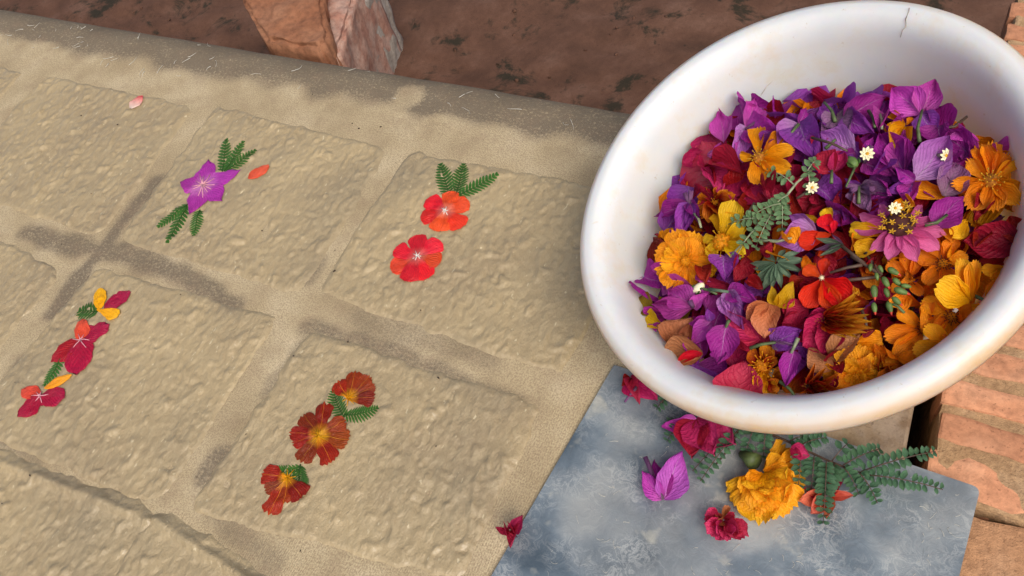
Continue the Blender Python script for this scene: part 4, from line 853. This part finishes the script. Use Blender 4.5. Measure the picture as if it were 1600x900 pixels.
ADJ = {'purple': 'purple', 'violet': 'violet', 'magenta': 'magenta', 'crimson': 'crimson', 'rose': 'rose red', 'darkred': 'dark red', 'deeporange': 'deep orange', 'orange': 'orange', 'yellow': 'yellow', 'scarlet': 'scarlet', 'olive': 'olive', 'dullsalmon': 'rust salmon', 'bicolor_red': 'red and gold'}
HEAP = [(1075, 225), (1140, 195), (1180, 165), (1290, 175), (1370, 155), (1440, 170), (1500, 205), (1560, 235), (1600, 280), (1612, 400), (1600, 440), (1540, 520), (1460, 570), (1370, 605), (1270, 626), (1170, 622), (1090, 590), (1030, 550), (1005, 510), (1000, 470), (1035, 400), (1045, 335), (1080, 290)]
def inside(x, y, poly):
    r = False
    for (x1, y1), (x2, y2) in zip(poly, poly[1:] + poly[:1]):
        if (y1 > y) != (y2 > y) and x < (x2 - x1) * (y - y1) / (y2 - y1) + x1: r = not r
    return r
def zone(x, y, rs):
    z = sorted(ZONES, key=lambda q: (q[0][0] - x) ** 2 + (q[0][1] - y) ** 2)[:2]
    return rs.choice(rs.choice([z[0], z[0], z[1]])[1].split())
USED = set(); rs = random.Random(21); pts = []; tries = 0
while len(pts) < 190 and tries < 9000:
    tries += 1; x, y = rs.uniform(1000, 1610), rs.uniform(150, 625)
    if inside(x, y, HEAP) and all((x - a) ** 2 + (y - b) ** 2 > 24 ** 2 for a, b in pts): pts.append((x, y))
for x, y in pts:
    m = zone(x, y, rs); an = rs.uniform(0, 6.28); L = rs.uniform(17, 27); fl = m in ('deeporange', 'orange', 'yellow', 'scarlet', 'bicolor_red')
    b = (x - math.cos(an) * L, y - math.sin(an) * L); t = (x + math.cos(an) * L, y + math.sin(an) * L); h = rs.uniform(-.004, .005) + (.002 if m in ('orange', 'deeporange') else 0)
    near = min(LAND, key=lambda q: (q[1][0] - x) ** 2 + (q[1][1] - y) ** 2)
    dx, dy = x - near[1][0], y - near[1][1]; side = ('right of' if dx > 0 else 'left of') if abs(dx) > abs(dy) else ('below' if dy > 0 else 'above')
    far_ = 'close ' if math.hypot(dx, dy) < 34 else ''
    lab = f"{'small' if L < 22 else 'broad'} loose {ADJ[m]} {'petal' if fl else 'bract'} {far_}{side} {near[0]}"
    if lab in USED: lab = lab.replace(' loose ', ' loose tilted ' if lab.replace(' loose ', ' loose tilted ') not in USED else ' loose curled ')
    USED.add(lab)
    bract(lab, m, b, t, rs.uniform(.6, .95), h, rs.uniform(-.006, .006), rs.uniform(-.9, .9), 'cosmos' if fl else rs.choice(['bract', 'roundbract']), rs.uniform(.1, .6), rs.uniform(-.3, .1), .22, rs.uniform(0, .5), name='loose_petal' if fl else 'loose_bract', cat='petal' if fl else 'flower bract', group='loose petals between the flowers in the bowl')
bits = []; tries = 0
while len(bits) < 70 and tries < 5000:
    tries += 1; x, y = rs.uniform(1010, 1600), rs.uniform(165, 615)
    if inside(x, y, HEAP) and all((x - q[1][0]) ** 2 + (y - q[1][1]) ** 2 > 30 ** 2 for q in LAND) and all((x - a) ** 2 + (y - b) ** 2 > 30 ** 2 for a, b in bits): bits.append((x, y))
for x, y in bits:
    m = zone(x, y, rs); an = rs.uniform(0, 6.28); L = rs.uniform(9, 15); fl = m in ('deeporange', 'orange', 'yellow', 'scarlet', 'bicolor_red')
    near = min(LAND, key=lambda q: (q[1][0] - x) ** 2 + (q[1][1] - y) ** 2); dx, dy = x - near[1][0], y - near[1][1]
    side = ('right of' if dx > 0 else 'left of') if abs(dx) > abs(dy) else ('below' if dy > 0 else 'above')
    lab = f"tiny crumpled {ADJ[m]} {'petal' if fl else 'bract'} {side} {near[0]}"
    USED.add(lab)
    bract(lab, m, (x - math.cos(an) * L, y - math.sin(an) * L), (x + math.cos(an) * L, y + math.sin(an) * L), rs.uniform(.6, 1.1), rs.uniform(.007, .012), rs.uniform(-.003, .003), rs.uniform(-.7, .7), 'marigold' if fl else rs.choice(['bract', 'roundbract']), rs.uniform(.3, .9), rs.uniform(-.4, .2), .4, rs.uniform(0, .8), name='crumpled_petal' if fl else 'crumpled_bract', cat='petal' if fl else 'flower bract', group='loose petals between the flowers in the bowl')
for k, (x, y, an, L, m) in enumerate([(1262, 300, 2.6, 20, 'brownstem'), (1376, 190, 1.4, 12, 'palestem'), (1362, 186, 1.2, 14, 'stem'), (1322, 420, 2.9, 26, 'brownstem'), (1350, 500, 1.3, 18, 'brownstem'), (1105, 455, .3, 16, 'stem'), (1232, 610, .8, 20, 'stem'), (1170, 330, 2.2, 16, 'brownstem'), (1400, 480, .6, 16, 'stem'), (1090, 345, 1.1, 12, 'palestem'), (1535, 470, .5, 20, 'stem')]):
    near = min(LAND, key=lambda q: (q[1][0] - x) ** 2 + (q[1][1] - y) ** 2); dx, dy = x - near[1][0], y - near[1][1]
    side = ('right of' if dx > 0 else 'left of') if abs(dx) > abs(dy) else ('below' if dy > 0 else 'above')
    stalk(f"short {({'stem': 'green', 'brownstem': 'brown', 'palestem': 'pale'})[m]} flower stalk {side} {near[0]}", [(x - math.cos(an) * L, y - math.sin(an) * L), (x + 2, y - 2), (x + math.cos(an) * L, y + math.sin(an) * L)], .013, .0008, m)
# the buried mass below, which nobody could count
mb = MB(); mats = ['violet', 'darkred', 'crimson', 'deeporange']; parts = {m: MB() for m in mats}
for k in range(620):
    a = rs.uniform(0, 6.2832); r_ = math.sqrt(rs.random()) * .074; zl = -.031 + .013 * (1 - (r_ / .088) ** 2) - rs.uniform(.005, .022)
    p = BM_ @ Vector((r_ * math.cos(a), r_ * math.sin(a), zl)); d = Vector((rs.uniform(-1, 1), rs.uniform(-1, 1), rs.uniform(-.5, .5))).normalized()
    m = rs.choice(mats); vs, uv, fs = petal_grid('roundbract', 5, 5, .3, -.1, .1, .2, k); M4 = frame(p - d * .008, p + d * .009, .8, rs.uniform(-1, 1), ref=BN)
    q = parts[m]; b0 = len(q.v); q.v += [M4 @ Vector(v) for v in vs]; q.uv += uv; q.f += [tuple(b0 + i for i in f_) for f_ in fs]
vs = []; fs = []; uvs = []; mi = []
for i, m in enumerate(mats):
    q = parts[m]; b0 = len(vs); vs += q.v; uvs += q.uv; fs += [tuple(b0 + j for j in f_) for f_ in q.f]; mi += [i] * len(q.f)
me = mesh('buried_petals', vs, fs, True, uvs)
for m in mats: me.materials.append(PM[m])
me.polygons.foreach_set('material_index', mi)
o = bpy.data.objects.new('buried_petals', me); COL.objects.link(o); tag(o, 'mass of dark petals buried under the flowers in the bowl', 'petals', kind='stuff')

# ------------------------------------------------------------------ flowers and fern on the plate and the cloth
sprig('long dark green fern branch lying on the plate before the bowl', [(1190, 672), (1236, 692), (1290, 718), (1330, 734), (1357, 742)],
      [((1317, 727), (1376, 701), 8, .014, .013), ((1345, 737), (1462, 705), 13, .014, .020), ((1357, 742), (1473, 765), 13, .014, .010), ((1318, 730), (1342, 773), 6, .013, .006), ((1342, 738), (1371, 786), 7, .013, .006), ((1291, 720), (1286, 819), 11, .016, .005), ((1272, 712), (1267, 768), 7, .014, .008), ((1252, 702), (1247, 762), 7, .013, .008), ((1304, 723), (1292, 775), 8, .012, .008), ((1248, 697), (1292, 684), 6, .012, .014), ((1300, 720), (1326, 692), 3, .013, .014), ((1232, 690), (1275, 678), 6, .012, .012)], 'darkleaf', 'brownstem', T, .008, .013, 'fern_branch', 12.5, .60, 'fern branch')
sprig('dark fern frond left of the orange marigold on the plate', [(1158, 664), (1140, 700), (1115, 730)], [((1158, 666), (1094, 752), 11, .012, .004), ((1150, 668), (1082, 736), 8, .006, .003), ((1178, 668), (1164, 712), 7, .012, .006), ((1196, 672), (1192, 716), 6, .012, .006)], 'darkleaf', 'brownstem', T, .010, .004, 'fern_frond', 11.5, .60, 'fern frond')
sprig('three dark leaflets peeping out under the left rim', [(1040, 622), (1034, 632)], [((1040, 624), (1026, 640), 3, .004, .003)], 'darkleaf', 'brownstem', T, .004, .003, 'leaf_tip', 10, .55, 'leaf tip')
sprig('small dark leaf tip left of the crimson bougainvillea', [(1062, 660), (1050, 678)], [((1062, 662), (1042, 690), 5, .006, .003), ((1060, 660), (1040, 668), 3, .006, .004)], 'darkleaf', 'brownstem', T, .006, .003, 'leaf_tip', 10, .55, 'leaf tip')
tipflower('golden marigold lying on its side on the plate', 'marigold', 'marigold', (1192, 738), [(1142, 774, .66), (1157, 795, .74), (1183, 814, .8), (1212, 808, .8), (1244, 790, .76), (1256, 758, .74), (1248, 718, .72), (1230, 694, .62),
    (1166, 772, .9, 'gold', .006), (1188, 790, .95, 'gold', .007), (1216, 786, .95, 'gold', .008), (1232, 762, .95, 'gold', .008), (1230, 734, .9, 'gold', .007), (1190, 766, 1.2, 'gold', .010), (1214, 758, 1.2, 'gold', .011), (1206, 776, 1.0, 'gold', .012), (1174, 756, .9, 'orange', .008), (1222, 716, .9, 'orange', .006)], 'gold', 'marigold', h=.008, lift=-.001, cup=.12, curl=-.10, ruf=.24, tooth=.12, pos=T)
mb = MB(); A = T(1180, 722, .010); B = T(1158, 708, .006); mb.tube([A, A.lerp(B, .5), B], .0045, .0018, 8); e = mb.build('marigold_stalk', PM['calyx']); tag(e, 'green calyx stalk behind the golden marigold on the plate', 'stalk')
boug('single pink purple bougainvillea lying alone on the plate', (1036, 780), [('pinkmag', (1066, 706), .66, .1, .010), ('magenta', (1002, 738), .62, -.2, .006), ('purple', (1024, 716), .5, .3, .002)], .004, tubes=[(1008, 714)], pos=T)
boug('rose and purple bougainvillea half under the bowl rim', (1088, 655), [('rose', (1143, 690), 1.0, .0, .008), ('crimson', (1078, 708), .8, .2, .004), ('magenta', (1036, 668), .5, -.2, .003), ('rose', (1110, 705), .8, .1, .007)], .007, pos=T, shape='roundbract')
boug('dried crimson bougainvillea under the left rim at the plate corner', (985, 590), [('crimson', (1020, 622), .75, .1, .005), ('darkred', (972, 600), .7, .4, .003), ('rose', (996, 624), .4, 0, .006)], .005, stem=[(995, 605), (976, 628)], pos=T, stemmat='fadedmauve')
tipflower('dried crumpled crimson flower with orange heart on the plate', 'dried_flower', 'dried flower', (1130, 812), [(1098, 812, .9), (1108, 842, .9), (1128, 848, .8), (1152, 845, .8), (1170, 824, .8), (1165, 846, .7), (1104, 798, .8), (1148, 800, .6), (1140, 790, .5, 'salmon'), (1118, 800, .7, 'salmon'), (1116, 818, .7, 'salmon')], 'rose', 'marigold', h=.004, lift=.003, cup=.8, curl=.25, ruf=.28, tooth=.1, pos=T)
tipflower('salmon pink flower half hidden under the fern branch', 'salmon_flower', 'flower', (1292, 776), [(1252, 782, .62), (1270, 800, .62), (1292, 806, .6), (1332, 774, .42), (1316, 738, .5, 'rose'), (1298, 742, .6, 'rose'), (1258, 764, .5, 'crimson')], 'coral', 'roundbract', h=.003, lift=.006, cup=.4, ruf=.1, tooth=0, pos=T)
boug('small dark pink bougainvillea bud on the fern branch', (1236, 700), [('rose', (1264, 712), .85, .1, .002), ('crimson', (1252, 694), .7, .3, .001), ('crimson', (1250, 718), .6, -.3, .001)], .014, pos=T, shape='roundbract')
tipflower('crumpled crimson petal on the cloth edge beside the plate', 'crumpled_petal', 'crumpled petal', (797, 828), [(817, 804, .7), (773, 823, .5), (797, 857, .7), (808, 840, .6)], 'rose', 'roundbract', h=.003, lift=.004, cup=.8, curl=.1, ruf=.3, tooth=0, pos=T, fold=.5)

# ------------------------------------------------------------------ fibres and crumbs
def fibres(name, label, pts, lens, r, m):
    mb = MB()
    for (x, y, z) in pts:
        an = rs.uniform(0, 6.28); L = rs.uniform(*lens); bd = rs.uniform(-1.6, 1.6); p = Vector((x, y, z)); l = [p.copy()]
        for k in range(5):
            an += bd / 5 + rs.uniform(-.3, .3); p = p + Vector((math.cos(an), math.sin(an), rs.uniform(-.03, .05))) * (L / 5); l.append(p.copy())
        mb.tube(l, r * rs.uniform(.5, 1.2), r * .4, 4)
    o = mb.build(name, PM[m]); tag(o, label, 'fibres', kind='stuff'); return o
fp = []
for k in range(54):
    x, y = rs.choice([rs.uniform(0, 340), rs.uniform(0, 900)]), 0; y = 30 + x * .145 + rs.uniform(-12, 50); p = at(x, y); fp.append((p.x, p.y, -.012 if False else 0.0))
def cloth_z(y):
    ex_ = y - .053
    return 0.0 if ex_ <= 0 else -.035 * (1 - math.cos(min(ex_ / .035, 1.5)))
fp = [(x, min(y, .078), cloth_z(min(y, .078)) + .0008) for x, y, _ in fp]
fibres('cloth_fibres', 'pale stray paper fibres on the dirty back edge of the cloth', fp, (.002, .011), .00020, 'fibre')
pp = []
while len(pp) < 95:
    x, y = rs.uniform(770, 1500), rs.uniform(600, 900); p = at(x, y, PZ)
    if p.x > .36 - .138 * (-p.y - .112) + .006 and p.x < .528 and -p.y > .122 and vn(p.x * 45, p.y * 45, 12) > .52: pp.append((p.x, p.y, PZ + .0002))
fibres('plate_fibres', 'white paper fibres dried onto the zinc plate', pp, (.001, .005), .00010, 'fibre')
mb = MB()
for k in range(26):
    x, y = rs.uniform(0, 900), rs.uniform(120, 890); p = at(x, y)
    if p.x < .34: mb.blob((p.x, p.y, top_z(p.x, p.y) + .0003), rs.uniform(.0002, .0006), Vector((rs.uniform(-1, 1), rs.uniform(-1, 1), 0)), rs.uniform(.8, 2.2), 5, 4)
o = mb.build('plant_crumbs', PM['debris']); tag(o, 'dark plant crumbs scattered over paper and cloth', 'crumbs', kind='stuff')
mb = MB()
for k in range(160):
    x, y = rs.uniform(-.55, .55), rs.uniform(.09, .42); r_ = rs.choice([.0006, .0009, .0014, .0022]) * rs.uniform(.7, 1.3)
    z_ = FZ + .010 * (float(vn(x * 30, y * 30, 1)) - .5) + .004 * (float(vn(x * 110, y * 110, 2)) - .5); mb.blob((x, y, z_ + r_ * .2), r_, Vector((rs.uniform(-1, 1), rs.uniform(-1, 1), rs.uniform(-1, 1))), rs.uniform(.6, 1.6), 6, 4, .5)
o = mb.build('grit', M_FLOOR); tag(o, 'small grit and crumbs of brick on the ground behind the bench', 'grit', kind='stuff')
